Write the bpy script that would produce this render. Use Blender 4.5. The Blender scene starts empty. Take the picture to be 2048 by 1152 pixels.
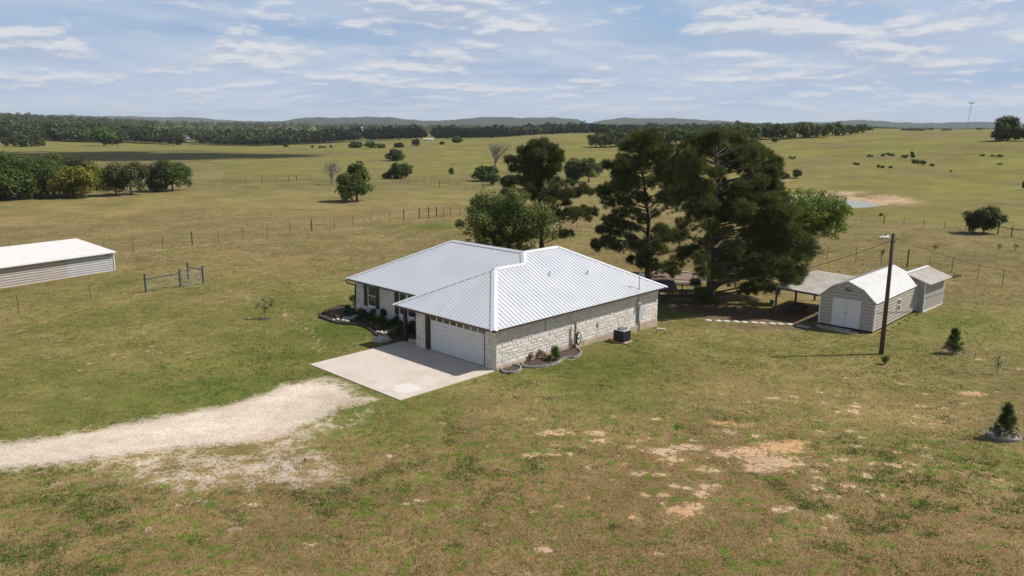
import bpy, math, random
import numpy as np
from mathutils import Matrix, Vector

# ------------------------------------------------------------------ camera, world, sun, exposure
S = bpy.context.scene
COL = S.collection
H = 13.0                                   # camera height in metres
FPX, HY, ROLL = 1561.2, 247.8, math.radians(0.463)
PITCH = math.atan((576 - HY) / FPX)

cam_data = bpy.data.cameras.new('camera'); cam = bpy.data.objects.new('camera', cam_data); COL.objects.link(cam)
cam_data.sensor_width = 36; cam_data.lens = 36 * FPX / 2048; cam_data.clip_end = 40000; cam_data.clip_start = 0.1
cam.matrix_world = (Matrix.Translation((0, 0, H)) @ Matrix.Rotation(math.pi / 2 - PITCH, 4, 'X')
                    @ Matrix.Rotation(ROLL, 4, 'Z'))
S.camera = cam

SUN_AZ, SUN_EL = math.radians(82.2), math.radians(49.5)     # azimuth clockwise from +Y
W = bpy.data.worlds.new('World'); S.world = W; W.use_nodes = True


def nd(nt, typ, ins=None, **kw):
    n = nt.nodes.new(typ)
    for k, v in kw.items(): setattr(n, k, v)
    if ins:
        for k, v in ins.items():
            s = n.inputs[k]
            if hasattr(v, 'links') or isinstance(v, bpy.types.NodeSocket): nt.links.new(v, s)
            else: s.default_value = v
    return n


def math_(nt, op, a, b=None, c=None, clamp=False):
    n = nt.nodes.new('ShaderNodeMath'); n.operation = op; n.use_clamp = clamp
    for i, v in enumerate((a, b, c)):
        if v is None: continue
        if isinstance(v, bpy.types.NodeSocket): nt.links.new(v, n.inputs[i])
        else: n.inputs[i].default_value = v
    return n.outputs[0]


def mixc(nt, fac, a, b, typ='MIX'):
    n = nt.nodes.new('ShaderNodeMix'); n.data_type = 'RGBA'; n.blend_type = typ; n.clamp_factor = True
    for i, v in ((0, fac), (6, a), (7, b)):
        if isinstance(v, bpy.types.NodeSocket): nt.links.new(v, n.inputs[i])
        else: n.inputs[i].default_value = (v if i == 0 else (*v[:3], 1))
    return n.outputs[2]


def ramp(nt, fac, lo, hi):                  # smooth threshold 0..1
    n = nt.nodes.new('ShaderNodeMapRange'); n.interpolation_type = 'SMOOTHSTEP'
    nt.links.new(fac, n.inputs[0]); n.inputs[1].default_value = lo; n.inputs[2].default_value = hi
    return n.outputs[0]


def noise(nt, vec, scale, detail=4, rough=.55, dist=0.0):
    n = nt.nodes.new('ShaderNodeTexNoise'); n.inputs['Scale'].default_value = scale
    n.inputs['Detail'].default_value = detail; n.inputs['Roughness'].default_value = rough
    n.inputs['Distortion'].default_value = dist
    if vec is not None: nt.links.new(vec, n.inputs['Vector'])
    return n.outputs['Fac']


def build_world():
    nt = W.node_tree; nt.nodes.clear()
    sky = nd(nt, 'ShaderNodeTexSky', sky_type='NISHITA')
    sky.sun_disc = False; sky.sun_elevation = SUN_EL; sky.sun_rotation = SUN_AZ
    sky.air_density = 1.0; sky.dust_density = 1.2; sky.ozone_density = 1.2
    tc = nd(nt, 'ShaderNodeTexCoord'); sep = nd(nt, 'ShaderNodeSeparateXYZ', {0: tc.outputs['Generated']})
    x, y, z = sep.outputs

    def layer(dz, off, sc, k, det, dist, rough=.55):
        zz = math_(nt, 'ADD', math_(nt, 'MAXIMUM', z, 0.0), dz + k)
        px = math_(nt, 'DIVIDE', x, zz); py = math_(nt, 'DIVIDE', y, zz)
        cv = nd(nt, 'ShaderNodeCombineXYZ', {0: px, 1: py, 2: off})
        return noise(nt, cv.outputs[0], sc, det, rough, dist)
    a = layer(0.0, 8.2, 3.1, .20, 8, .0, .52); a2 = layer(0.010, 8.2, 3.1, .20, 5, .0, .52)
    def puff(dz, fx, fz, off, det, rough=.58):
        cv = nd(nt, 'ShaderNodeCombineXYZ', {0: math_(nt, 'MULTIPLY', x, fx), 1: math_(nt, 'ADD', math_(nt, 'MULTIPLY', y, fx), off), 2: math_(nt, 'MULTIPLY', math_(nt, 'ADD', z, dz), fz)})
        return noise(nt, cv.outputs[0], 1.0, det, rough, .0)
    pa = puff(0, 6.5, 25, 4.3, 8); pa2 = puff(.008, 6.5, 25, 4.3, 5); pb = puff(0, 13, 62, 11.7, 7); pb2 = puff(.004, 13, 62, 11.7, 4)
    veil = layer(0.0, 9.1, .55, .09, 5, .5, .5)
    small = layer(0.0, 21.3, 1.1, .13, 3, .1, .5)
    dens = math_(nt, 'ADD', a, math_(nt, 'MULTIPLY', math_(nt, 'SUBTRACT', small, .5), .75))
    cov = ramp(nt, dens, .41, .58)
    veilc = math_(nt, 'MULTIPLY', ramp(nt, veil, .30, .60), .80)
    lowz = math_(nt, 'SUBTRACT', 1.0, ramp(nt, z, .035, .085))
    pd = math_(nt, 'ADD', math_(nt, 'MULTIPLY', pb, lowz), math_(nt, 'MULTIPLY', pa, math_(nt, 'SUBTRACT', 1.0, lowz)))
    pd2 = math_(nt, 'ADD', math_(nt, 'MULTIPLY', pb2, lowz), math_(nt, 'MULTIPLY', pa2, math_(nt, 'SUBTRACT', 1.0, lowz)))
    cov = math_(nt, 'MAXIMUM', math_(nt, 'MULTIPLY', cov, .35), ramp(nt, pd, .46, .58))
    edge = ramp(nt, math_(nt, 'SUBTRACT', pd, pd2), -.05, .07)       # lit tops / grey undersides
    ccol = mixc(nt, edge, (6.3, 7.4, 9.5), (10.6, 10.7, 11.2))
    vcol = (7.6, 8.8, 10.9)
    base = mixc(nt, .8, sky.outputs[0], (5.0, 7.3, 10.9))
    c = mixc(nt, veilc, base, vcol)
    fade = ramp(nt, z, -.01, .06)
    c = mixc(nt, math_(nt, 'MULTIPLY', math_(nt, 'MULTIPLY', cov, .9), math_(nt, 'ADD', math_(nt, 'MULTIPLY', fade, .75), .25)), c, ccol)
    hz = math_(nt, 'SUBTRACT', 1.0, ramp(nt, z, -.02, .09))
    c = mixc(nt, math_(nt, 'MULTIPLY', hz, .50), c, (8.7, 9.8, 11.6))
    c = mixc(nt, math_(nt, 'MULTIPLY', ramp(nt, z, .18, .6), .9), c, sky.outputs[0])
    bg = nd(nt, 'ShaderNodeBackground', {'Color': c, 'Strength': 0.07})
    nt.links.new(bg.outputs[0], nd(nt, 'ShaderNodeOutputWorld').inputs[0])


build_world()
sl = bpy.data.lights.new('sun', 'SUN'); sun = bpy.data.objects.new('sun', sl); COL.objects.link(sun)
sl.energy = 4.9; sl.angle = math.radians(.53); sl.color = (1.0, .955, .88)
sd = Vector((math.sin(SUN_AZ) * math.cos(SUN_EL), math.cos(SUN_AZ) * math.cos(SUN_EL), math.sin(SUN_EL)))
sun.rotation_euler = sd.to_track_quat('Z', 'Y').to_euler(); sun.location = sd * 200
S.view_settings.view_transform = 'Standard'; S.view_settings.look = 'None'; S.view_settings.gamma = 1
S.view_settings.exposure = 0.0
S.cycles.volume_bounces = 0; S.cycles.max_bounces = 6; S.cycles.transparent_max_bounces = 6
rnd = random.Random(7); RN = np.random.default_rng(11)

# ------------------------------------------------------------------ terrain height and lookups
TC = np.array([-900, 0, 500, 900, 1180, 1600, 2048, 2900], float)     # bearings (as photo columns)
TB = (TC - 1024) / FPX
TD = np.array([0, 42, 50, 57, 75, 105, 145, 200, 290, 430, 600, 900, 1400, 2000, 3200, 9000], float)
TZ = np.array([
    # 0 42  50   57   75  105   145  200  290  430  600  900 1400 2000 3200 9000
    [0, 0, -.1, -.2, -.3, -.4, -.5, -.8, -1.2, -1.7, -1.5, 5, 13, 17, 5, 0],
    [0, 0, -.1, -.2, -.3, -.4, -.5, -.8, -1.2, -1.8, -1.7, 4, 12, 16, 5, 0],
    [0, 0, 0, -.1, -.2, -.2, -.3, -.4, -.4, -.4, -4.5, -6, 0, 2, 2, 0],
    [0, 0, -.05, -.2, -.3, -.3, -.4, -.5, 0, 3.0, 1.0, -3.5, 0, 1, 2, 0],
    [0, 0, -.2, -.4, -.5, -.5, -.5, 0, 2, 5.2, 6.3, 2.5, 2, 2, 2, 0],
    [0, 0, -.25, -.45, -.5, -.5, -1.0, 3.1, 5.6, 9.6, 11.5, 9, 5, 2, 2, 0],
    [0, 0, -.1, -.3, -.2, 0, .2, 2.6, 9.2, 11.4, 12.0, 10.8, 8, 4, 2, 0],
    [0, 0, 0, 0, 0, .3, 1, 3, 9.5, 12, 12.5, 11, 8, 4, 2, 0]], float)
LT = np.log(TD + 30)
POND = None


def hgt(x, y):
    x = np.asarray(x, float); y = np.asarray(y, float)
    d = np.hypot(x, y)
    b = np.tan(np.clip(np.arctan2(x, np.maximum(y, 1e-3)), -1.3, 1.3))
    b = np.where(y <= 0, np.sign(x) * 9, b); b = np.clip(b, TB[0], TB[-1] - 1e-6)
    dd = np.clip(d, 0, TD[-1] - 1)
    l = np.log(dd + 30)
    j = np.clip(np.searchsorted(LT, l, 'right') - 1, 0, len(LT) - 2); i = np.clip(np.searchsorted(TB, b, 'right') - 1, 0, len(TB) - 2)
    s = (l - LT[j]) / (LT[j + 1] - LT[j]); t = (b - TB[i]) / (TB[i + 1] - TB[i]); t = t * t * (3 - 2 * t)

    def row(i):                                                  # Catmull-Rom along distance
        p0 = TZ[i, np.maximum(j - 1, 0)]; p1 = TZ[i, j]; p2 = TZ[i, j + 1]; p3 = TZ[i, np.minimum(j + 2, len(LT) - 1)]
        return .5 * (2 * p1 + (p2 - p0) * s + (2 * p0 - 5 * p1 + 4 * p2 - p3) * s * s + (3 * p1 - p0 - 3 * p2 + p3) * s ** 3)
    z = row(i) * (1 - t) + row(i + 1) * t
    z = z + np.clip((d - 110) / 200, 0, 1) * .25 * (np.sin(x / 23 + 1) * np.sin(y / 31) + .6 * np.sin(x / 11 + y / 17))
    if POND is not None:
        q = ((x - POND[0]) / POND[3]) ** 2 + ((y - POND[1]) / POND[4]) ** 2
        flat = np.clip((2.2 - q) / 1.1, 0, 1); flat = flat * flat * (3 - 2 * flat)
        z = z * (1 - flat) + flat * (POND[2] + .25)
        z = z - np.where(q < 1.25, .75 * (1 - np.clip(q, 0, 1.25) / 1.25) ** .6, 0)
    return z


def ray(px, py):                             # direction of a bearing/elevation measured in the photo
    a, b = px - 1024, py - 576
    a, b = a * math.cos(ROLL) + b * math.sin(ROLL), -a * math.sin(ROLL) + b * math.cos(ROLL)
    u, v = a / FPX, -b / FPX
    return np.array([u, math.cos(PITCH) + v * math.sin(PITCH), -math.sin(PITCH) + v * math.cos(PITCH)])


def at(px, py):                              # survey: ground point under a bearing and depression
    r = ray(px, py); r = r / np.linalg.norm(r[:2])
    t = np.concatenate([np.arange(10, 200, .25), np.arange(200, 6000, 2.)])
    zz = H + r[2] * t - hgt(r[0] * t, r[1] * t)
    k = np.argmax(zz < 0)
    if zz[k] >= 0: k = len(t) - 1
    if k > 0: f = zz[k - 1] / (zz[k - 1] - zz[k]); tt = t[k - 1] + f * (t[k] - t[k - 1])
    else: tt = t[0]
    x, y = r[0] * tt, r[1] * tt
    return np.array([x, y, float(hgt(x, y))])


def at_z(px, py, z):
    r = ray(px, py); t = (z - H) / r[2]; return np.array([0, 0, H]) + t * r


def up(base, px, py):                        # height above base of a thing's top
    r = ray(px, py); t = base[1] / r[1]; return H + t * r[2] - base[2]


_p = at(1706, 404); POND = (_p[0] - 5.2, _p[1] + .5, _p[2] - .15, 8.6, 9.5)

# ------------------------------------------------------------------ object helpers
def tag(o, label=None, cat=None, group=None, kind=None):
    if label: o['label'] = label
    if cat: o['category'] = cat
    if group: o['group'] = group
    if kind: o['kind'] = kind
    return o


def thing(name, loc, label, cat, rz=0.0, group=None):
    o = bpy.data.objects.new(name, None); COL.objects.link(o); o.location = loc; o.rotation_euler = (0, 0, rz)
    o.empty_display_size = .3
    return tag(o, label, cat, group)


def copy_tree(o, parent=None):
    c = o.copy(); COL.objects.link(c); c.parent = parent
    for ch in list(o.children): copy_tree(ch, c)
    return c


def mesh_np(name, V, F, mat, parent=None, tint=None, smooth=False, loc=None, attrs=None):
    V = np.asarray(V, np.float32); F = np.asarray(F, np.int32)
    me = bpy.data.meshes.new(name); k = F.shape[1]
    me.vertices.add(len(V)); me.vertices.foreach_set('co', V.ravel())
    me.loops.add(F.size); me.loops.foreach_set('vertex_index', F.ravel())
    me.polygons.add(len(F)); me.polygons.foreach_set('loop_start', np.arange(0, F.size, k, dtype=np.int32))
    if smooth: me.polygons.foreach_set('use_smooth', np.ones(len(F), bool))
    me.update(calc_edges=True)
    at_ = dict(attrs or {})
    if tint is not None: at_['tint'] = tint
    for n, a in at_.items():
        A = me.attributes.new(n, 'FLOAT', 'POINT'); A.data.foreach_set('value', np.asarray(a, np.float32))
    me.materials.append(mat)
    o = bpy.data.objects.new(name, me); COL.objects.link(o); o.parent = parent
    if loc is not None: o.location = loc
    return o


class MB:
    def __init__(s): s.v = []; s.f = []; s.t = []; s.cur = .5

    def add(s, vs, fs):
        b = len(s.v); s.v += [tuple(map(float, v)) for v in vs]; s.f += [tuple(b + i for i in f) for f in fs]; s.t += [s.cur] * len(vs)

    def box(s, x0, x1, y0, y1, z0, z1):
        s.add([(x0, y0, z0), (x1, y0, z0), (x1, y1, z0), (x0, y1, z0), (x0, y0, z1), (x1, y0, z1), (x1, y1, z1), (x0, y1, z1)],
              [(0, 3, 2, 1), (4, 5, 6, 7), (0, 1, 5, 4), (1, 2, 6, 5), (2, 3, 7, 6), (3, 0, 4, 7)])

    def bar(s, p, q, w, h=None):                # rectangular bar between two points
        p = Vector(p); q = Vector(q); h = h or w; d = (q - p).normalized()
        sx = d.cross(Vector((0, 0, 1)))
        if sx.length < 1e-3: sx = Vector((1, 0, 0))
        sx.normalize(); sy = sx.cross(d).normalized(); vs = []
        for c in (p, q):
            for a, b in ((-1, -1), (1, -1), (1, 1), (-1, 1)): vs.append(c + sx * a * w / 2 + sy * b * h / 2)
        s.add(vs, [(3, 2, 1, 0), (4, 5, 6, 7), (0, 1, 5, 4), (1, 2, 6, 5), (2, 3, 7, 6), (3, 0, 4, 7)])

    def tube(s, pts, rad, n=6, cap=True):
        pts = [Vector(p) for p in pts]
        if not hasattr(rad, '__len__'): rad = [rad] * len(pts)
        vs = []; ref = Vector((.3, .2, 1)).normalized()
        for i, p in enumerate(pts):
            d = (pts[min(i + 1, len(pts) - 1)] - pts[max(i - 1, 0)]).normalized()
            a = d.cross(ref)
            if a.length < .05: a = d.cross(Vector((1, 0, 0)))
            a.normalize(); b = d.cross(a)
            for k in range(n):
                t = 2 * math.pi * k / n; vs.append(p + (a * math.cos(t) + b * math.sin(t)) * rad[i])
        fs = [(i * n + k, i * n + (k + 1) % n, (i + 1) * n + (k + 1) % n, (i + 1) * n + k) for i in range(len(pts) - 1) for k in range(n)]
        if cap: fs += [tuple(range(n))[::-1], tuple((len(pts) - 1) * n + k for k in range(n))]
        s.add(vs, fs)

    def poly(s, pts): s.add(pts, [tuple(range(len(pts)))])

    def slab(s, pts, t):                        # polygon thickened downwards by t
        n = len(pts); lo = [(p[0], p[1], p[2] - t) for p in pts]
        s.add(list(pts) + lo, [tuple(range(n)), tuple(range(2 * n - 1, n - 1, -1))] + [(i, n + i, n + (i + 1) % n, (i + 1) % n) for i in range(n)])

    def rock(s, c, r, seed=0, n=8, m=5):
        R = random.Random(seed); vs = []; fs = []
        for i in range(m + 1):
            ph = math.pi * i / m
            for k in range(n):
                t = 2 * math.pi * k / n; q = R.uniform(.8, 1.12)
                vs.append((c[0] + r[0] * math.sin(ph) * math.cos(t) * q, c[1] + r[1] * math.sin(ph) * math.sin(t) * q, c[2] + r[2] * math.cos(ph) * R.uniform(.9, 1.08)))
        for i in range(m):
            for k in range(n): fs.append((i * n + k, (i + 1) * n + k, (i + 1) * n + (k + 1) % n, i * n + (k + 1) % n))
        s.add(vs, fs)

    def build(s, name, mat, parent=None, smooth=False, loc=None, bevel=0):
        me = bpy.data.meshes.new(name); me.from_pydata(s.v, [], s.f); me.materials.append(mat)
        A = me.attributes.new('tint', 'FLOAT', 'POINT'); A.data.foreach_set('value', s.t)
        if smooth:
            for p in me.polygons: p.use_smooth = True
        me.update()
        o = bpy.data.objects.new(name, me); COL.objects.link(o); o.parent = parent
        if loc is not None: o.location = loc
        if bevel:
            m = o.modifiers.new('bevel', 'BEVEL'); m.width = bevel; m.segments = 2; m.limit_method = 'ANGLE'
        return o


# ------------------------------------------------------------------ materials
def mat(name, col, rough=.7, col2=None, nscale=3., bump=0., bscale=30., metal=0., amt=1., spec=.5, tintvar=0., det=5):
    m = bpy.data.materials.new(name); m.use_nodes = True; nt = m.node_tree
    b = nt.nodes['Principled BSDF']; b.inputs['Roughness'].default_value = rough; b.inputs['Metallic'].default_value = metal
    b.inputs['Specular IOR Level'].default_value = spec
    tc = nd(nt, 'ShaderNodeTexCoord').outputs['Object']; c = col
    if col2 is not None:
        c = mixc(nt, math_(nt, 'MULTIPLY', ramp(nt, noise(nt, tc, nscale, det, .6), .35, .68), amt), col, col2)
    if tintvar:
        a = nd(nt, 'ShaderNodeAttribute', attribute_name='tint').outputs['Fac']
        hs = nd(nt, 'ShaderNodeHueSaturation', {'Color': c if isinstance(c, bpy.types.NodeSocket) else (*c, 1)})
        nt.links.new(math_(nt, 'ADD', math_(nt, 'MULTIPLY', a, tintvar), 1 - tintvar / 2), hs.inputs['Value'])
        c = hs.outputs[0]
    if isinstance(c, bpy.types.NodeSocket): nt.links.new(c, b.inputs['Base Color'])
    else: b.inputs['Base Color'].default_value = (*c, 1)
    if bump:
        bp = nd(nt, 'ShaderNodeBump', {'Strength': bump, 'Distance': .02, 'Height': noise(nt, tc, bscale, 4)})
        nt.links.new(bp.outputs[0], b.inputs['Normal'])
    return m


def leafmat(name, dark, light, alt=None, trans=.35, rough=.6):
    m = bpy.data.materials.new(name); m.use_nodes = True; nt = m.node_tree; nt.nodes.clear()
    a = nd(nt, 'ShaderNodeAttribute', attribute_name='tint').outputs['Fac']
    c = mixc(nt, a, dark, light)
    if alt is not None:
        tc = nd(nt, 'ShaderNodeTexCoord').outputs['Object']
        c = mixc(nt, ramp(nt, noise(nt, tc, .45, 3), .5, .68), c, alt)
    p = nd(nt, 'ShaderNodeBsdfPrincipled', {'Base Color': c, 'Roughness': rough}); p.inputs['Specular IOR Level'].default_value = .25
    t = nd(nt, 'ShaderNodeBsdfTranslucent', {'Color': mixc(nt, .5, c, (.10, .14, .02))})
    mx = nd(nt, 'ShaderNodeMixShader', {0: trans, 1: p.outputs[0], 2: t.outputs[0]})
    nt.links.new(mx.outputs[0], nd(nt, 'ShaderNodeOutputMaterial').inputs[0])
    return m


M = dict(
    roof=mat('white_metal_roofing', (.60, .615, .65), .40, (.53, .55, .585), .7, spec=.5, amt=.8),
    rooftrim=mat('white_ridge_trim', (.66, .66, .69), .42),
    limestone=mat('cut_limestone', (.72, .675, .615), .9, (.60, .55, .49), 5, bump=.8, bscale=26, tintvar=.2, amt=.6),
    mortar=mat('mortar', (.57, .525, .47), .95, (.49, .45, .40), 9),
    brown=mat('dark_brown_trim', (.035, .018, .013), .45, (.05, .025, .018), 3),
    concrete=None,
    white=mat('white_paint', (.72, .72, .72), .5, (.66, .66, .655), 2.5, amt=.5),
    wframe=mat('window_frame_white', (.78, .78, .78), .4),
    glass=mat('dark_window_glass', (.03, .04, .045), .06, spec=.8),
    doorglass=mat('brown_tinted_glass', (.085, .055, .045), .12, spec=.7),
    plinth=mat('concrete_plinth', (.50, .40, .31), .9, (.38, .28, .2), 2.5, bump=.3),
    post=mat('weathered_post', (.10, .075, .055), .9, (.05, .038, .03), 9, bump=.4, bscale=40),
    cedar=mat('cedar_post_light', (.33, .23, .14), .85, (.22, .15, .09), 12),
    tpost=mat('green_steel_post', (.03, .05, .035), .6),
    rust=mat('rusty_steel', (.10, .055, .035), .8, (.06, .035, .025), 14),
    wire=mat('galvanised_wire', (.16, .15, .14), .55, metal=.6),
    galv=mat('galvanised_steel', (.42, .43, .44), .45, (.34, .35, .36), 4, metal=.4),
    boxgrey=mat('painted_grey_box', (.50, .53, .56), .45, (.46, .48, .50), 5),
    condenser=mat('dark_condenser', (.02, .022, .028), .45),
    siding=mat('beige_metal_siding', (.47, .42, .37), .5, (.42, .375, .33), 1.5, amt=.6),
    siding_grey=mat('pale_grey_siding', (.50, .50, .52), .5, (.46, .46, .48), 1.5),
    shedroof=mat('shed_white_roof', (.76, .74, .71), .42, (.68, .65, .62), 1.5, amt=.7),
    carport=mat('carport_roof', (.56, .52, .46), .55, (.40, .36, .30), .9, amt=.8),
    grooves=mat('grooved_panel', (.44, .41, .385), .75, (.39, .36, .335), 3),
    bark=mat('pine_bark', (.085, .06, .045), .95, (.045, .033, .026), 6, bump=.9, bscale=14),
    greybark=mat('grey_bark', (.15, .135, .12), .95, (.09, .08, .07), 6, bump=.6, bscale=18),
    palebark=mat('bare_grey_twigs', (.24, .21, .19), .95, (.17, .15, .135), 6),
    stone=mat('pale_flagstone', (.50, .43, .36), .9, (.38, .31, .25), 4, bump=.5),
    flag=mat('white_paver', (.62, .58, .53), .85, (.5, .46, .41), 6, bump=.3),
    rockm=mat('limestone_rock', (.52, .46, .39), .95, (.33, .29, .25), 3.5, bump=1.0, bscale=9, tintvar=.5),
    soil=mat('dark_mulch', (.055, .035, .028), 1., (.10, .07, .055), 14, bump=1., bscale=40),
    redsoil=mat('red_gravel_bed', (.27, .18, .13), 1., (.20, .14, .105), 9, bump=.8, bscale=40),
    edging=mat('dark_brick_edging', (.075, .05, .042), .9, (.045, .034, .03), 9, tintvar=.6),
    paleedge=mat('pale_block_edging', (.34, .32, .29), .9, (.26, .24, .22), 9, tintvar=.5, bump=.4),
    black=mat('black_plastic', (.012, .012, .013), .5),
    cow=mat('black_hide', (.012, .010, .009), .7),
    green=mat('green_plastic', (.02, .13, .09), .45),
    hose=mat('green_hose', (.012, .05, .035), .4),
    red=mat('orange_paint', (.45, .14, .06), .6), tan=mat('tan_stucco', (.55, .42, .27), .8, (.5, .38, .24), 2),
    drywood=mat('dark_timber', (.12, .09, .07), .9, (.07, .055, .045), 8),  # timber with a dark brown base colour
    pine=leafmat('pine_needles', (.032, .050, .014), (.165, .180, .052), trans=.33),
    pinelight=leafmat('pine_needles_mixed', (.030, .046, .013), (.150, .156, .045), (.13, .105, .04), trans=.30),
    elm=leafmat('broad_leaves', (.040, .072, .014), (.150, .195, .040), (.17, .175, .04)),
    elmbright=leafmat('fresh_leaves', (.075, .13, .016), (.24, .32, .045), (.25, .27, .045), trans=.45),
    oak=leafmat('oak_leaves', (.032, .060, .012), (.115, .165, .030), (.13, .15, .035)),
    darkoak=leafmat('dark_thicket_leaves', (.026, .044, .014), (.095, .120, .036), (.12, .12, .055)),
    yellow=leafmat('yellow_green_leaves', (.095, .115, .014), (.28, .27, .035), (.30, .24, .035)),
    cedarleaf=leafmat('cedar_leaves', (.026, .042, .013), (.110, .118, .036), (.125, .105, .04)),
    bright=leafmat('bright_green_leaves', (.045, .095, .016), (.15, .23, .038)),
    greyveg=leafmat('grey_twiggy_growth', (.06, .052, .045), (.17, .15, .125)),
    conifer=leafmat('young_conifer', (.010, .026, .012), (.045, .075, .030)),
    flower=leafmat('orange_flowers', (.50, .20, .01), (.75, .38, .02), trans=.2),
    redflower=leafmat('reddish_stems', (.20, .07, .03), (.34, .16, .07), trans=.2),
    forest=leafmat('woodland_leaves', (.017, .034, .012), (.092, .108, .038), trans=.2),
    hill=mat('wooded_hillside', (.025, .038, .020), 1., (.045, .055, .030), .006, spec=.05),
)


def concrete_mat():
    m = mat('driveway_concrete', (.60, .50, .42), .85); nt = m.node_tree; b = nt.nodes['Principled BSDF']
    tc = nd(nt, 'ShaderNodeTexCoord').outputs['Object']
    c = mixc(nt, ramp(nt, noise(nt, tc, .7, 6, .6), .35, .7), (.63, .555, .475), (.54, .46, .385))
    c = mixc(nt, math_(nt, 'MULTIPLY', ramp(nt, noise(nt, tc, 7, 6, .7), .45, .75), .35), c, (.44, .36, .30))
    c = mixc(nt, math_(nt, 'MULTIPLY', ramp(nt, noise(nt, tc, 90, 2), .4, .7), .25), c, (.40, .34, .29))
    mp = nd(nt, 'ShaderNodeMapping', {'Vector': tc}); mp.inputs['Location'].default_value = (5.2, -1.05, 0)   # whitewashed patch
    mp.inputs['Scale'].default_value = (1, 1, 1)
    ln = nd(nt, 'ShaderNodeVectorMath', {0: mp.outputs[0]}, operation='LENGTH').outputs['Value']
    st = math_(nt, 'SUBTRACT', 1.0, ramp(nt, math_(nt, 'ADD', ln, math_(nt, 'MULTIPLY', noise(nt, tc, 1.6, 4), 1.1)), 1.12, 1.3))
    c = mixc(nt, math_(nt, 'MULTIPLY', st, .6), c, (.72, .69, .65))
    nt.links.new(c, b.inputs['Base Color'])
    bp = nd(nt, 'ShaderNodeBump', {'Strength': .15, 'Distance': .01, 'Height': noise(nt, tc, 60, 4)}); nt.links.new(bp.outputs[0], b.inputs['Normal'])
    return m


M['concrete'] = concrete_mat()


def water_mat():
    m = mat('milky_pond_water', (.27, .29, .24), .30, (.31, .32, .27), .2, bump=.05, bscale=3, spec=.3)
    return m


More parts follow.
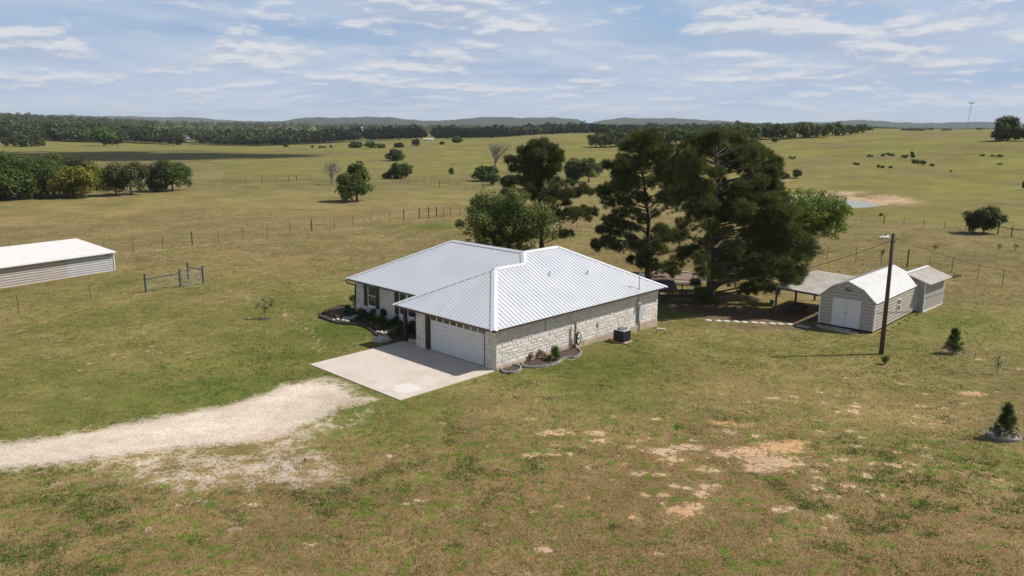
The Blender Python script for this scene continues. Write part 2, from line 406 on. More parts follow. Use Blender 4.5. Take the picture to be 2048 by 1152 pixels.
def ground_mat(gravel_only=False):
    m = bpy.data.materials.new('pasture_grass'); m.use_nodes = True; nt = m.node_tree
    b = nt.nodes['Principled BSDF']; b.inputs['Roughness'].default_value = .95; b.inputs['Specular IOR Level'].default_value = .1
    P = nd(nt, 'ShaderNodeNewGeometry').outputs['Position']

    def A(n): return nd(nt, 'ShaderNodeAttribute', attribute_name=n).outputs['Fac']
    n_big = noise(nt, P, .035, 4, .55); n_mid = noise(nt, P, .16, 5, .6, .4); n_sm = noise(nt, P, .9, 5, .65)
    n_cl = noise(nt, P, 2.6, 5, .65); n_fine = noise(nt, P, 7.5, 5, .78); n_vf = noise(nt, P, 26, 4, .8)
    lush, dry, meadow = A('lush'), A('dry'), A('meadow')
    # lawn / pasture hue
    g = math_(nt, 'ADD', math_(nt, 'MULTIPLY', n_mid, .55), math_(nt, 'MULTIPLY', n_sm, .45))
    g = math_(nt, 'ADD', g, math_(nt, 'MULTIPLY', lush, .16)); g = math_(nt, 'SUBTRACT', g, math_(nt, 'MULTIPLY', dry, .10))
    g = math_(nt, 'ADD', g, math_(nt, 'MULTIPLY', math_(nt, 'SUBTRACT', n_cl, .5), .45)); g = math_(nt, 'ADD', g, math_(nt, 'MULTIPLY', math_(nt, 'SUBTRACT', n_fine, .5), .35))
    c = mixc(nt, ramp(nt, g, .36, .60), (.245, .190, .080), (.172, .164, .046))
    c = mixc(nt, ramp(nt, g, .53, .76), c, (.098, .126, .024))
    # reddish-brown dead thatch
    c = mixc(nt, math_(nt, 'MULTIPLY', ramp(nt, math_(nt, 'ADD', n_cl, math_(nt, 'MULTIPLY', dry, .10)), .50, .70), .65), c, (.215, .125, .065))
    # bright green weeds in clumps
    wd = math_(nt, 'ADD', noise(nt, P, 1.7, 5, .68, .1), math_(nt, 'MULTIPLY', A('weed'), .10)); wd = math_(nt, 'ADD', wd, math_(nt, 'MULTIPLY', math_(nt, 'SUBTRACT', n_mid, .5), .22))
    wd = math_(nt, 'ADD', wd, math_(nt, 'MULTIPLY', math_(nt, 'SUBTRACT', n_fine, .5), .40))
    c = mixc(nt, math_(nt, 'MULTIPLY', ramp(nt, wd, .60, .74), math_(nt, 'MULTIPLY', A('weed'), .85)), c, (.100, .155, .018))
    # far meadow tint: yellow-green
    mc = mixc(nt, ramp(nt, n_big, .38, .62), (.185, .178, .040), (.165, .138, .050))
    mc = mixc(nt, math_(nt, 'MULTIPLY', ramp(nt, n_mid, .5, .7), .5), mc, (.112, .132, .028))
    c = mixc(nt, math_(nt, 'MULTIPLY', meadow, .78), c, mc)
    # brown field tone, also used to paint cloud shade into the ground
    c = mixc(nt, math_(nt, 'MULTIPLY', A('heath_shade'), ramp(nt, n_mid, .25, .6)), c, (.128, .112, .046))
    # small bare sandy spots
    sp = ramp(nt, math_(nt, 'ADD', noise(nt, P, .75, 3, .5), math_(nt, 'MULTIPLY', math_(nt, 'SUBTRACT', n_cl, .5), .25)), .69, .735)
    c = mixc(nt, math_(nt, 'MULTIPLY', sp, math_(nt, 'MULTIPLY', A('spots'), .7)), c, (.42, .31, .22))
    # bare dirt patches (placed)
    dm = math_(nt, 'ADD', A('dirt'), math_(nt, 'MULTIPLY', math_(nt, 'SUBTRACT', noise(nt, P, 3.2, 6, .75), .5), 3.0))
    dm = math_(nt, 'ADD', dm, math_(nt, 'MULTIPLY', math_(nt, 'SUBTRACT', n_fine, .5), .7))
    dmask = ramp(nt, dm, .50, .74)
    dcol = mixc(nt, A('orange'), (.52, .37, .255), (.54, .30, .14))
    dcol = mixc(nt, math_(nt, 'MULTIPLY', ramp(nt, n_vf, .4, .7), .35), dcol, (.33, .24, .17))
    c = mixc(nt, math_(nt, 'MULTIPLY', dmask, .92), c, dcol)
    # red leaf litter under the pines
    lm = math_(nt, 'ADD', math_(nt, 'MULTIPLY', A('litter'), 1.35), math_(nt, 'MULTIPLY', math_(nt, 'SUBTRACT', n_sm, .5), .9))
    c = mixc(nt, math_(nt, 'MULTIPLY', ramp(nt, lm, .35, .65), .85), c, mixc(nt, n_fine, (.115, .072, .048), (.19, .125, .08)))
    # gravel
    gm = math_(nt, 'ADD', A('gravel'), math_(nt, 'MULTIPLY', math_(nt, 'SUBTRACT', noise(nt, P, 1.1, 6, .74), .5), 1.5))
    gm = math_(nt, 'ADD', gm, math_(nt, 'MULTIPLY', math_(nt, 'SUBTRACT', n_fine, .5), .75))
    gmask = ramp(nt, gm, .40, .66)
    gcol = mixc(nt, ramp(nt, n_vf, .3, .7), (.47, .385, .31), (.72, .62, .52))
    gcol = mixc(nt, math_(nt, 'MULTIPLY', ramp(nt, noise(nt, P, .5, 4), .4, .7), .45), gcol, (.46, .345, .245))
    gmask = math_(nt, 'MULTIPLY', gmask, math_(nt, 'ADD', math_(nt, 'MULTIPLY', ramp(nt, A('gravel'), .5, .8), .33), .60)); c = mixc(nt, gmask, c, gcol)
    # fine speckle of the blades
    sp1 = math_(nt, 'ADD', math_(nt, 'MULTIPLY', n_vf, .55), math_(nt, 'MULTIPLY', n_fine, .45))
    mv = math_(nt, 'ADD', math_(nt, 'MULTIPLY', math_(nt, 'SUBTRACT', noise(nt, P, .09, 6, .72), .5), 1.1), 1.0)
    mps = nd(nt, 'ShaderNodeMapping', {'Vector': P}); mps.inputs['Scale'].default_value = (.6, 1.0, 1.0)
    mv2 = math_(nt, 'ADD', math_(nt, 'MULTIPLY', math_(nt, 'SUBTRACT', noise(nt, mps.outputs[0], .55, 5, .75), .5), .9), 1.0)
    hs0 = nd(nt, 'ShaderNodeHueSaturation', {'Color': c}); nt.links.new(math_(nt, 'MULTIPLY', mv, mv2), hs0.inputs['Value']); c = hs0.outputs[0]
    hs = nd(nt, 'ShaderNodeHueSaturation', {'Color': c}); nt.links.new(math_(nt, 'ADD', math_(nt, 'MULTIPLY', math_(nt, 'SUBTRACT', sp1, .5), 2.4), 1.05), hs.inputs['Value'])
    nt.links.new(hs.outputs[0], b.inputs['Base Color'])
    hh = math_(nt, 'ADD', math_(nt, 'MULTIPLY', n_fine, .6), math_(nt, 'MULTIPLY', n_cl, .9))
    bp = nd(nt, 'ShaderNodeBump', {'Strength': .55, 'Distance': .10, 'Height': hh}); nt.links.new(bp.outputs[0], b.inputs['Normal'])
    return m


GM = ground_mat()


# ------------------------------------------------------------------ ground sheet with survey attributes
def poly_sd(X, Y, P):                        # signed distance, positive inside
    P = np.asarray(P)[:, :2]; d = np.full(X.shape, 1e9); ins = np.zeros(X.shape, bool); n = len(P)
    for i in range(n):
        a, b = P[i], P[(i + 1) % n]; e = b - a
        t = np.clip(((X - a[0]) * e[0] + (Y - a[1]) * e[1]) / (e @ e), 0, 1)
        d = np.minimum(d, np.hypot(X - a[0] - t * e[0], Y - a[1] - t * e[1]))
        c = ((a[1] > Y) != (b[1] > Y)) & (X < (b[0] - a[0]) * (Y - a[1]) / (b[1] - a[1] + 1e-12) + a[0]); ins ^= c
    return np.where(ins, d, -d)


GRAV = [at(*q) for q in ((-420, 925), (0, 884), (120, 872), (260, 842), (420, 816), (500, 795), (565, 768), (650, 755), (690, 762), (770, 800),
                         (720, 812), (640, 842), (575, 872), (540, 890), (420, 900), (330, 905), (180, 922), (60, 938), (-420, 985))]
GSP = [at(*q) for q in ((60, 938), (300, 890), (560, 850), (700, 800), (790, 802), (700, 850), (650, 890), (720, 940), (660, 1000), (500, 975), (380, 1000), (220, 960))]
# (px, py, half width m, half depth m, strength, orange)
DIRT = [(1325, 903, .9, .5, 1, .1), (1378, 894, .9, .45, 1, .1), (1345, 918, .8, .4, .9, .3), (1445, 908, .7, .4, 1, .2), (1500, 905, 1.2, .9, 1, .35), (1545, 925, 1.6, .9, 1, .3), (1560, 895, 1.3, .9, 1, .8),
        (1590, 885, .8, .4, 1, .9), (1525, 940, .9, .4, 1, .1), (1480, 850, 1., .3, .85, 1), (1440, 846, .8, .3, .9, 1), (1095, 864, .5, .35, 1, .3), (1118, 866, .9, .35, .9, .4), (1195, 866, .7, .35, 1, .1),
        (1060, 910, .5, .25, 1, .2), (1100, 908, .4, .25, .9, .2), (1280, 948, .6, .3, .9, .2), (1320, 950, .5, .25, .9, .2), (1348, 972, .4, .3, 1, .2), (1402, 986, .5, .3, 1, .1),
        (1328, 988, .35, .3, 1, .3), (1365, 1022, .9, .5, 1, .7), (1390, 1012, .5, .3, 1, .2), (1268, 1034, .3, .25, 1, .6), (1577, 1018, .45, .25, 1, .1), (1945, 787, .8, .45, 1.2, .6), (1412, 940, .8, .35, .85, .2),
        (1635, 952, .4, .4, .8, .2), (1840, 900, .8, .5, .55, .1), (1870, 850, 1.6, 1.3, .5, .2), (1970, 950, .5, 1.6, .5, .1), (1490, 824, .9, .3, .55, .2), (1680, 790, 1.6, .8, .35, .2), (1705, 820, .6, .3, .8, .1),
        (1650, 805, .4, .25, .8, .1), (1690, 757, .35, .2, .9, .1), (1805, 768, .4, .2, .8, .1), (1505, 960, .6, .25, .5, .1), (520, 1005, .4, .2, .4, .1), (500, 995, .4, .2, .5, .1),
        (1085, 868, .5, .25, .8, .2), (812, 894, .7, .4, .6, .2), (780, 912, .3, .2, .9, .2), (1660, 965, 1., .6, .35, .1), (965, 905, .6, .3, .4, .3)]
_R = random.Random(77)
for _ in range(260):
    a_, b_ = _R.choice(((1420, 910, 190, 60), (1800, 870, 150, 90), (1600, 800, 260, 50), (1150, 880, 160, 40), (1700, 950, 220, 90), (300, 690, 260, 60), (1000, 1010, 900, 90), (900, 520, 250, 25)))[:2], 0
    _c = {1420: (190, 60), 1800: (150, 90), 1600: (260, 50), 1150: (160, 40), 1700: (220, 90), 300: (260, 60), 1000: (700, 80), 900: (200, 25)}[a_[0]]
    _x, _y = _R.gauss(a_[0], _c[0] * .7), _R.gauss(a_[1], _c[1] * .7)
    if 20 < _x < 2040 and _y > 480 and not (620 < _x < 1330 and 470 < _y < 800): DIRT.append((_x, _y, _R.uniform(.18, .5), _R.uniform(.12, .3), _R.uniform(.5, .95), _R.uniform(0, .35)))
PB = (POND[0], POND[1])


def ground():
    ang = np.concatenate([np.linspace(-180, -50, 14)[:-1], np.linspace(-50, -37, 20)[:-1], np.arange(-37, 37, .19), np.linspace(37, 50, 20)[1:], np.linspace(50, 180, 14)[1:]])
    r = [0.5, 4, 8, 12, 15]
    while r[-1] < 62: r.append(r[-1] + .24)
    while r[-1] < 170: r.append(r[-1] * 1.009)
    while r[-1] < 14000: r.append(r[-1] * 1.03)
    r = np.array(r); A, R = np.meshgrid(np.radians(ang), r); X = R * np.sin(A); Y = R * np.cos(A)
    Z = hgt(X, Y); nA, nR = len(ang), len(r)
    V = np.stack([X, Y, Z], -1).reshape(-1, 3)
    i = np.arange(nR - 1)[:, None] * nA + np.arange(nA - 1)[None]; i = i.ravel()
    F = np.stack([i, i + 1, i + nA + 1, i + nA], -1)[:, ::-1]
    x, y = X.ravel(), Y.ravel(); d = np.hypot(x, y); b = x / np.maximum(y, 1)
    px = 1024 + b * FPX                                                # bearing
    sm = lambda v, a, c: (lambda t: t * t * (3 - 2 * t))(np.clip((v - a) / (c - a), 0, 1))
    at1 = {}
    sd = poly_sd(x, y, GRAV); s2 = poly_sd(x, y, GSP)
    gr = np.clip(.50 + sd / 2.7, -1, 1.15); gr = np.maximum(gr, np.clip(.36 + s2 * .13, -1, .55))
    cc = at(690, 790); gr = np.where(gr > .4, gr - .17 * np.exp(-(((x - cc[0]) / 2.6) ** 2 + ((y - cc[1]) / 2.4) ** 2)), gr)
    cc = at(480, 900); gr = np.where(gr > .4, gr - .28 * np.exp(-(((x - cc[0]) / 1.7) ** 2 + ((y - cc[1]) / .5) ** 2)), gr)
    # wheel-track grass strips
    at1['gravel'] = gr
    dirt = np.zeros_like(x); org = np.zeros_like(x)
    for (qx, qy, hw, hd, st, o) in DIRT:
        c = at(qx, qy); q = np.exp(-(((x - c[0]) / hw) ** 2 + ((y - c[1]) / hd) ** 2) * 1.0) * st * .90
        org = np.where(q > dirt, o, org); dirt = np.maximum(dirt, q)
    # sandy trail along the boundary fence
    for (a, c, w, st) in ((at(230, 508), at(620, 470), 1.0, .50), (at(620, 470), at(800, 446), .9, .42), (at(1100, 462), at(1330, 480), 1.3, .35), (at(1420, 662), at(1660, 690), .8, .35)):
        e = (c - a)[:2]; t = np.clip(((x - a[0]) * e[0] + (y - a[1]) * e[1]) / (e @ e), 0, 1)
        q = np.hypot(x - a[0] - t * e[0], y - a[1] - t * e[1]); dirt = np.maximum(dirt, np.exp(-(q / w) ** 2) * st)
    # pond banks
    q = np.sqrt(((x - POND[0]) / POND[3]) ** 2 + ((y - POND[1]) / POND[4]) ** 2)
    bank = np.where(q > .9, np.exp(-((q - 1.06) / .18) ** 2), 0) * np.where(y < POND[1] - 6, .3, 1.0)
    c = at(1782, 400); bank = np.maximum(bank, np.exp(-(((x - c[0]) / 5.5) ** 2 + ((y - c[1]) / 9) ** 2)) * .55)
    c = at(1690, 386); bank = np.maximum(bank, np.exp(-(((x - c[0]) / 6) ** 2 + ((y - c[1]) / 3) ** 2)) * .5)
    c = at(1565, 358); bank = np.maximum(bank, np.exp(-(((x - c[0]) / 2.5) ** 2 + ((y - c[1]) / 4) ** 2)) * .6)
    dirt = np.maximum(dirt, bank * 1.5); org = np.where(bank > .3, .12, org)
    c = at(1420, 640); cc = at(1600, 640)
    at1['dirt'] = dirt; at1['orange'] = org
    lit = np.zeros_like(x)
    for (qx, qy, w, dp, st) in ((1430, 618, 4.2, 2.6, .75), (1480, 635, 4.0, 2.0, .6), (1560, 635, 3.0, 2.5, .7), (1330, 560, 5, 4, .45), (1590, 655, 3, 1.6, .6), (1500, 655, 4, 1.6, .5), (1610, 625, 2.5, 3, .9)):
        c = at(qx, qy); lit = np.maximum(lit, np.exp(-(((x - c[0]) / w) ** 2 + ((y - c[1]) / dp) ** 2)) * st)
    at1['litter'] = lit
    # lush: round the house front, near pond, patches
    lush = np.zeros_like(x)
    for (qx, qy, w, dp, st) in ((690, 660, 3.5, 4, 1.2), (640, 700, 6, 5, .6), (1180, 735, 6, 3, .9), (1300, 690, 5, 3, .6), (900, 452, 9, 3.5, 2.0), (1070, 470, 10, 4, 1.6), (470, 800, 8, 4, .9), (200, 800, 9, 4, .7),
                                (1660, 452, 6, 3, 1.2), (1870, 640, 5, 4, .8), (1020, 900, 7, 4, .5), (250, 560, 8, 5, .5), (1250, 480, 6, 4, 1.3), (600, 620, 5, 6, .5)):
        c = at(qx, qy); lush = np.maximum(lush, np.exp(-(((x - c[0]) / w) ** 2 + ((y - c[1]) / dp) ** 2)) * st)
    lush = lush + .25 * (1 - sm(d, 66, 80)) * (1 - sm(px, 900, 1100)) + .2 * (1 - sm(d, 60, 75)) * sm(px, 1000, 1200)
    at1['lush'] = lush
    dry = .25 + .5 * sm(d, 60, 75) * (1 - sm(d, 110, 150)) + .5 * np.exp(-(((x - 8) / 9) ** 2 + ((y - 30) / 6) ** 2)) + 1.5 * (1 - sm(d, 26, 36)) + .5 * sm(px, 1250, 1500) * (1 - sm(d, 40, 50))
    TR = [at(*q_) for q_ in ((405, 566), (455, 580), (520, 603), (580, 632), (625, 668), (640, 700))]
    for a_, c_ in zip(TR[:-1], TR[1:]):
        e = (c_ - a_)[:2]; t = np.clip(((x - a_[0]) * e[0] + (y - a_[1]) * e[1]) / (e @ e), 0, 1); q_ = np.hypot(x - a_[0] - t * e[0], y - a_[1] - t * e[1])
        dry = dry + 0; at1['dirt'] = np.maximum(at1['dirt'], .44 * np.exp(-(q_ / .8) ** 2))
    at1['dry'] = dry - lush * .4
    at1['weed'] = np.clip((1 - sm(d, 33, 44)) * 1.0 + .12, 0, 1) * np.where(gr > .45, .3, 1)
    # meadow tint away from the yard
    mead = sm(d, 120, 240)
    mead = np.maximum(mead, sm(px, 1450, 1750) * sm(d, 100, 150)); mead = mead * np.where(px < 450, sm(d, 200, 400), 1)
    at1['meadow'] = mead
    heath_shade = np.exp(-((d - 185) / 26) ** 2) * .75 * (px < 1150) + sm(d, 215, 250) * (1 - sm(d, 385, 398)) * (1 - sm(px, 330, 640)) * .8  # brown field by the fence, plus cloud shade painted onto the left field
    heath_shade += np.exp(-((d - 98) / 26) ** 2) * np.where(px > 1250, .55, .38)  # mid-distance brown tone with cloud shade painted in
    at1['heath_shade'] = np.clip(heath_shade, 0, 1)
    at1['spots'] = (1 - sm(d, 95, 130)) * .9
    o = mesh_np('ground', V, F, GM, attrs=at1, smooth=True); tag(o, kind='structure')
    # the gravel track itself, a thin sheet over the ground with the same survey attributes
    ctr = np.array([p[:2] for p in GRAV]); lo, hi = ctr.min(0) - .1, ctr.max(0) + .1; st = .2
    gx = np.arange(lo[0], hi[0], st); gy = np.arange(lo[1], hi[1], st); GX, GY = np.meshgrid(gx, gy)
    SD = poly_sd(GX, GY, GRAV); keep = SD > .05
    idx = -np.ones(GX.shape, int); m4 = keep[:-1, :-1] & keep[1:, :-1] & keep[:-1, 1:] & keep[1:, 1:]
    used = np.zeros_like(keep)
    for a in (0, 1):
        for b_ in (0, 1): used[a:a + m4.shape[0], b_:b_ + m4.shape[1]] |= m4
    idx[used] = np.arange(used.sum())
    FF = np.stack([idx[:-1, :-1][m4], idx[:-1, 1:][m4], idx[1:, 1:][m4], idx[1:, :-1][m4]], -1)
    vx, vy = GX[used], GY[used]; sdv = SD[used]
    at2 = {k: np.zeros(len(vx)) for k in at1}; gg = np.clip(.50 + sdv / 2.7, -1, 1.15)
    for (qx, qy, w1, w2, k1) in ((690, 790, 2.6, 2.4, .17), (480, 900, 1.7, .5, .28)):
        cc = at(qx, qy); gg = np.where(gg > .4, gg - k1 * np.exp(-(((vx - cc[0]) / w1) ** 2 + ((vy - cc[1]) / w2) ** 2)), gg)
    at2['gravel'] = gg; at2['dry'] += .25; at2['weed'] += .3
    VV = np.stack([vx, vy, hgt(vx, vy) + np.clip(sdv * .05, .004, .03)], -1)
    o = mesh_np('gravel_track', VV, FF, GM, attrs=at2, smooth=True); tag(o, kind='structure')


ground()

# pond water
mb = MB(); mb.poly([(POND[0] + POND[3] * 1.06 * math.cos(t) * (1 + .05 * math.sin(3 * t)), POND[1] + POND[4] * 1.05 * math.sin(t), POND[2]) for t in np.linspace(0, 2 * math.pi, 60)[:-1]])
tag(mb.build('water', water_mat()), kind='structure')


# distant hills
def hills():
    V = []; F = []
    R = [(380, 1180, 4300, [(380, 5), (560, 14), (620, 34), (700, 38), (790, 40), (840, 24), (870, 20), (950, 43), (1080, 45), (1150, 38), (1180, 6)]),
         (1150, 1520, 4700, [(1150, 5), (1190, 30), (1240, 50), (1330, 50), (1420, 40), (1470, 28), (1520, 6)]),
         (1400, 2300, 4500, [(1400, 6), (1560, 26), (1640, 36), (1680, 44), (1740, 44), (1820, 30), (1880, 40), (1960, 40), (2048, 34), (2200, 40), (2300, 6)]),
         (-500, 520, 5200, [(-500, 30), (0, 46), (200, 40), (400, 34), (520, 8)])]
    for (x0, x1, D, pr) in R:
        n = int((x1 - x0) / 2); bx = np.linspace(x0, x1, n); hh = np.interp(bx, [p[0] for p in pr], [p[1] for p in pr])
        hh = hh + (2.0 * np.sin(bx / 19) + 1.1 * np.sin(bx / 7.3 + 1)) * np.clip(hh / 20, 0, 1)
        nr = 14; base = len(V)
        for j in range(nr):
            q = j / (nr - 1); dd = D - 700 + 1400 * q; e = math.sin(math.pi * q) ** .8
            for k in range(n):
                bb = (bx[k] - 1024) / FPX; jig = RN.uniform(0, 5) if .3 < q < .7 else 0
                y = dd; V.append((bb * y, y, -3 + (hh[k] + 3) * e + jig))
        for j in range(nr - 1):
            for k in range(n - 1):
                a = base + j * n + k; F.append((a, a + 1, a + n + 1, a + n))
    tag(mesh_np('hills', V, F, M['hill']), kind='structure')


hills()

# ------------------------------------------------------------------ foliage builders
def rand_dirs(n, upb=0.0):
    v = RN.normal(size=(n, 3)); v[:, 2] += upb; return v / np.linalg.norm(v, axis=1)[:, None]


def leaf_quads(C, N, size, tint):            # rhombic leaves: centres, normals, sizes
    n = len(C); t = np.cross(N, rand_dirs(n)); t /= np.linalg.norm(t, axis=1)[:, None] + 1e-9; b = np.cross(N, t)
    s = size[:, None]
    V = np.stack([C - t * s, C - b * s * .55 + N * s * .12, C + t * s, C + b * s * .55 + N * s * .12], 1).reshape(-1, 3)
    F = np.arange(4 * n).reshape(n, 4)
    return V, F, np.repeat(tint, 4)


def crown_from_blobs(blobs, leaf, per_m2, flat=.75, inner=.25, jitter=.35):
    """blobs: (x,y,z,r); leaves lie in uneven shells round each blob"""
    Cs, Ns, Ss, Ts = [], [], [], []
    for (x, y, z, r) in blobs:
        n = max(8, int(per_m2 * r * r * 12.5))
        d = rand_dirs(n, .25); rad = r * (1 - np.abs(RN.normal(0, inner, n))) * (1 + RN.normal(0, .10, n))
        # sub-lobes: gather leaves towards a few directions so that the outline is uneven
        k = 7; L = rand_dirs(k, .3); dots = d @ L.T; m = dots.max(1)
        rad *= .80 + .30 * np.clip(m, 0, 1) ** 3
        p = d * rad[:, None]; p[:, 2] *= flat
        Cs.append(p + [x, y, z]); nn = d + RN.normal(0, .55, (n, 3)); nn[:, 2] += .35
        Ns.append(nn / np.linalg.norm(nn, axis=1)[:, None]); Ss.append(leaf * RN.uniform(.65, 1.35, n))
        Ts.append(np.clip(RN.uniform(.2, .8) * .5 + RN.uniform(0, 1, n) * .5 + .12 * d[:, 2], 0, 1))
    return leaf_quads(np.concatenate(Cs), np.concatenate(Ns), np.concatenate(Ss), np.concatenate(Ts))


def env_blobs(rx, rz, zc, n, r, ry=None, low=-1.0, shell=.5, seed=0):
    R = random.Random(seed); out = []; ry = ry or rx
    while len(out) < n:
        v = Vector((R.gauss(0, 1), R.gauss(0, 1), R.gauss(0, 1))).normalized() * (R.uniform(shell, 1.0))
        if v.z < low: continue
        q = r * R.uniform(.7, 1.3); k = 1 - q / max(rx, rz) * .75
        out.append((v.x * rx * max(k, .3), v.y * ry * max(k, .3), zc + v.z * rz * max(k, .3), q))
    return out


def limb_pts(p, q, n=5, bend=.12, R=rnd, sag=0.0):
    p = Vector(p); q = Vector(q); L = (q - p).length; out = []
    off = Vector((R.uniform(-1, 1), R.uniform(-1, 1), R.uniform(-.4, .9))) * L * bend
    for i in range(n + 1):
        t = i / n; out.append(p.lerp(q, t) + off * math.sin(math.pi * t) - Vector((0, 0, sag * L * math.sin(math.pi * t))))
    return out


def wood(mb, h, r, blobs, nl=9, lean=(0, 0), fork=.3, seed=1, top=None):
    R = random.Random(seed); top = top or h * .82
    T = [Vector((lean[0] * t + .04 * h * math.sin(3 * t + seed), lean[1] * t + .03 * h * math.sin(4 * t + 2 * seed) * t, top * t)) for t in np.linspace(0, 1, 8)]
    T[0].z -= .25
    mb.tube(T, [r * (1.25 if i == 0 else 1 - .82 * i / 7) for i in range(8)], 8)
    for b in R.sample(blobs, min(nl, len(blobs))):
        t = fork + (1 - fork) * R.random() * min(1, max(.15, b[2] / h)); i = min(6, int(t * 7)); s = T[i].lerp(T[i + 1], t * 7 - i)
        if s.z > b[2] + .3 * h: s = T[2]
        q = limb_pts(s, b[:3], 5, .10, R)
        mb.tube(q, [r * .42 * (1 - .16 * j) for j in range(6)], 5)
        for _ in range(2):
            e = Vector(b[:3]) + Vector((R.uniform(-1, 1), R.uniform(-1, 1), R.uniform(-.3, .8))) * b[3] * .8
            mb.tube(limb_pts(q[3], e, 3, .1, R), [r * .16, r * .1, r * .07, r * .03], 4)


def tree(name, base, h, w, kind, label, cat, group=None, nb=None, low=None, seed=None, trunkless=False, leafk=1.0, dens=1.0, depth=None):
    d = math.hypot(base[0], base[1]); seed = seed if seed is not None else int(abs(base[0] * 7 + base[1] * 3)) % 9999
    t = thing(name, tuple(base), label, cat, group=group)
    lf = max(.11, d * .00125) * leafk; rx = w / 2
    zb = 0.02 if trunkless else h * .03
    if low is not None: zb = low * h
    rz = (h - zb) / 2; zc = zb + rz
    r = min(rx, rz) * .42; nb = nb or int(np.clip(3.6 * (rx * rx * rz) / r ** 3 * .35, 16, 70))
    bl = env_blobs(rx, rz, zc, nb, r, seed=seed, ry=depth)
    if low == 0:
        bl = [(x * (1.22 if z < h * .45 else 1), y * (1.22 if z < h * .45 else 1), max(z * .94, q * .55), q) for x, y, z, q in bl]
    V, F, T = crown_from_blobs(bl, lf, dens * 1.9 / (lf * lf * 4.2), flat=.85)
    V[:, 2] = np.maximum(V[:, 2], .02)
    mb = MB(); wood(mb, h, max(.07, h * .028), bl, 7, seed=seed)
    mb.build('trunk', M['greybark'], t, smooth=True)
    mesh_np('crown', V, F, M[kind], t, tint=T)
    return t


# needles: thin triangles radiating from twig tips
def needle_crown(tufts, per, L, wd):
    n = len(tufts); tufts = np.asarray(tufts)
    C = np.repeat(tufts[:, :3], per, 0); dirs = np.repeat(tufts[:, 3:6], per, 0)
    D = RN.normal(size=(n * per, 3)) * .62 + dirs * 1.0; D /= np.linalg.norm(D, axis=1)[:, None]
    ln = L * RN.uniform(.6, 1.15, n * per)[:, None]
    side = np.cross(D, rand_dirs(n * per)); side /= np.linalg.norm(side, axis=1)[:, None] + 1e-9
    root = C + RN.normal(0, .05, C.shape)
    V = np.stack([root - side * wd * .5, root + side * wd * .5, root + D * ln + side * wd * .3, root + D * ln - side * wd * .3], 1).reshape(-1, 3)
    F = np.arange(4 * n * per).reshape(-1, 4)
    T = np.repeat(np.clip(np.repeat(tufts[:, 6], per) + RN.uniform(-.25, .25, n * per), 0, 1), 4)
    return V, F, T


def pine(name, base, trunk_px, blobs_px, halfdepth, label, scale_note, matn, seed, tr=.26, dup=1.7, per=26):
    """trunk and bough masses surveyed as bearings at the tree's own distance, spread through its real depth"""
    R = random.Random(seed); t = thing(name, tuple(base), label, 'pine tree', group='tall pines behind the house')
    Y0 = base[1]

    def loc(px, py): r = ray(px, py); k = Y0 / r[1]; return Vector((r[0] * k - base[0], 0, H + r[2] * k - base[2]))
    TP = [loc(*p) for p in trunk_px]; TP[0].z = -.3
    for i, p in enumerate(TP): p.y = .25 * math.sin(i * 1.7 + seed)
    mb = MB(); n = len(TP); mb.tube(TP, [tr * (1.3 if i == 0 else 1 - .85 * i / (n - 1)) for i in range(n)], 10)
    mpp = Y0 / FPX; B = []
    xs = [loc(b[0], b[1]) for b in blobs_px]
    for b, p in zip(blobs_px, xs):
        r = b[2] * mpp * .90
        # crown half width at this height
        near = [abs(q.x - TP[min(n - 1, 3)].x) for q in xs if abs(q.z - p.z) < 1.2]; hw = max(near + [1.0]); dx = abs(p.x - TP[min(n - 1, 3)].x)
        yd = math.sqrt(max(0, hw * hw - dx * dx)) * .95 + .35
        k = 2 if R.random() < dup - 1 else 1
        sg = R.choice((-1, 1))
        for j in range(k): B.append((p.x + (R.uniform(-.25, .25) if j else 0), sg * (1 - 2 * j) * R.uniform(.25, 1) * yd * halfdepth, p.z + (R.uniform(-.2, .2) if j else 0), r))
    tufts = []
    for (x, y, z, r) in B:
        # branch from the trunk to the bough mass
        zt = z - R.uniform(.2, 1.0) - .12 * abs(x); i = max(0, min(n - 2, next((i for i in range(n - 1) if TP[i + 1].z > zt), n - 2)))
        f = max(0, min(1, (zt - TP[i].z) / max(.01, TP[i + 1].z - TP[i].z))); s = TP[i].lerp(TP[i + 1], f)
        q = limb_pts(s, (x, y, z), 6, .10, R, sag=-.03); L = (Vector((x, y, z)) - s).length
        mb.tube(q, [max(.012, min(.07, .018 * L + .012) * (1 - .14 * j)) for j in range(7)], 5, cap=False)
        nt_ = int(12 + 84 * r * r + 16 * r); ct = R.uniform(.15, .7)
        for j in range(int(L * 3)):
            f = R.uniform(.42, 1.0); p = s.lerp(Vector((x, y, z)), f) + Vector((R.gauss(0, .2), R.gauss(0, .2), R.gauss(0.05, .13)))
            tufts.append((*p, R.gauss(0, .5), R.gauss(0, .5), .7, R.uniform(.1, .8)))
        for j in range(nt_):
            v = Vector((R.gauss(0, 1), R.gauss(0, 1), R.gauss(0, 1))).normalized() * R.uniform(.3, 1.12) ** .6
            p = Vector((x + v.x * r, y + v.y * r, z + v.z * r * .72 + .06 * r))
            dr = (v + Vector((0, 0, .55))).normalized()
            tufts.append((*p, *dr, ct + R.uniform(-.1, .25)))
            if j % 5 == 0: mb.tube([q[5], q[6].lerp(p, .5) + Vector((0, 0, -.05)), p], [.02, .014, .008], 3, cap=False)
    V, F, T = needle_crown(tufts, per, .33, .024)
    mb.build('trunk', M['bark'], t, smooth=True); mesh_np('crown', V, F, M[matn], t, tint=T)
    return t


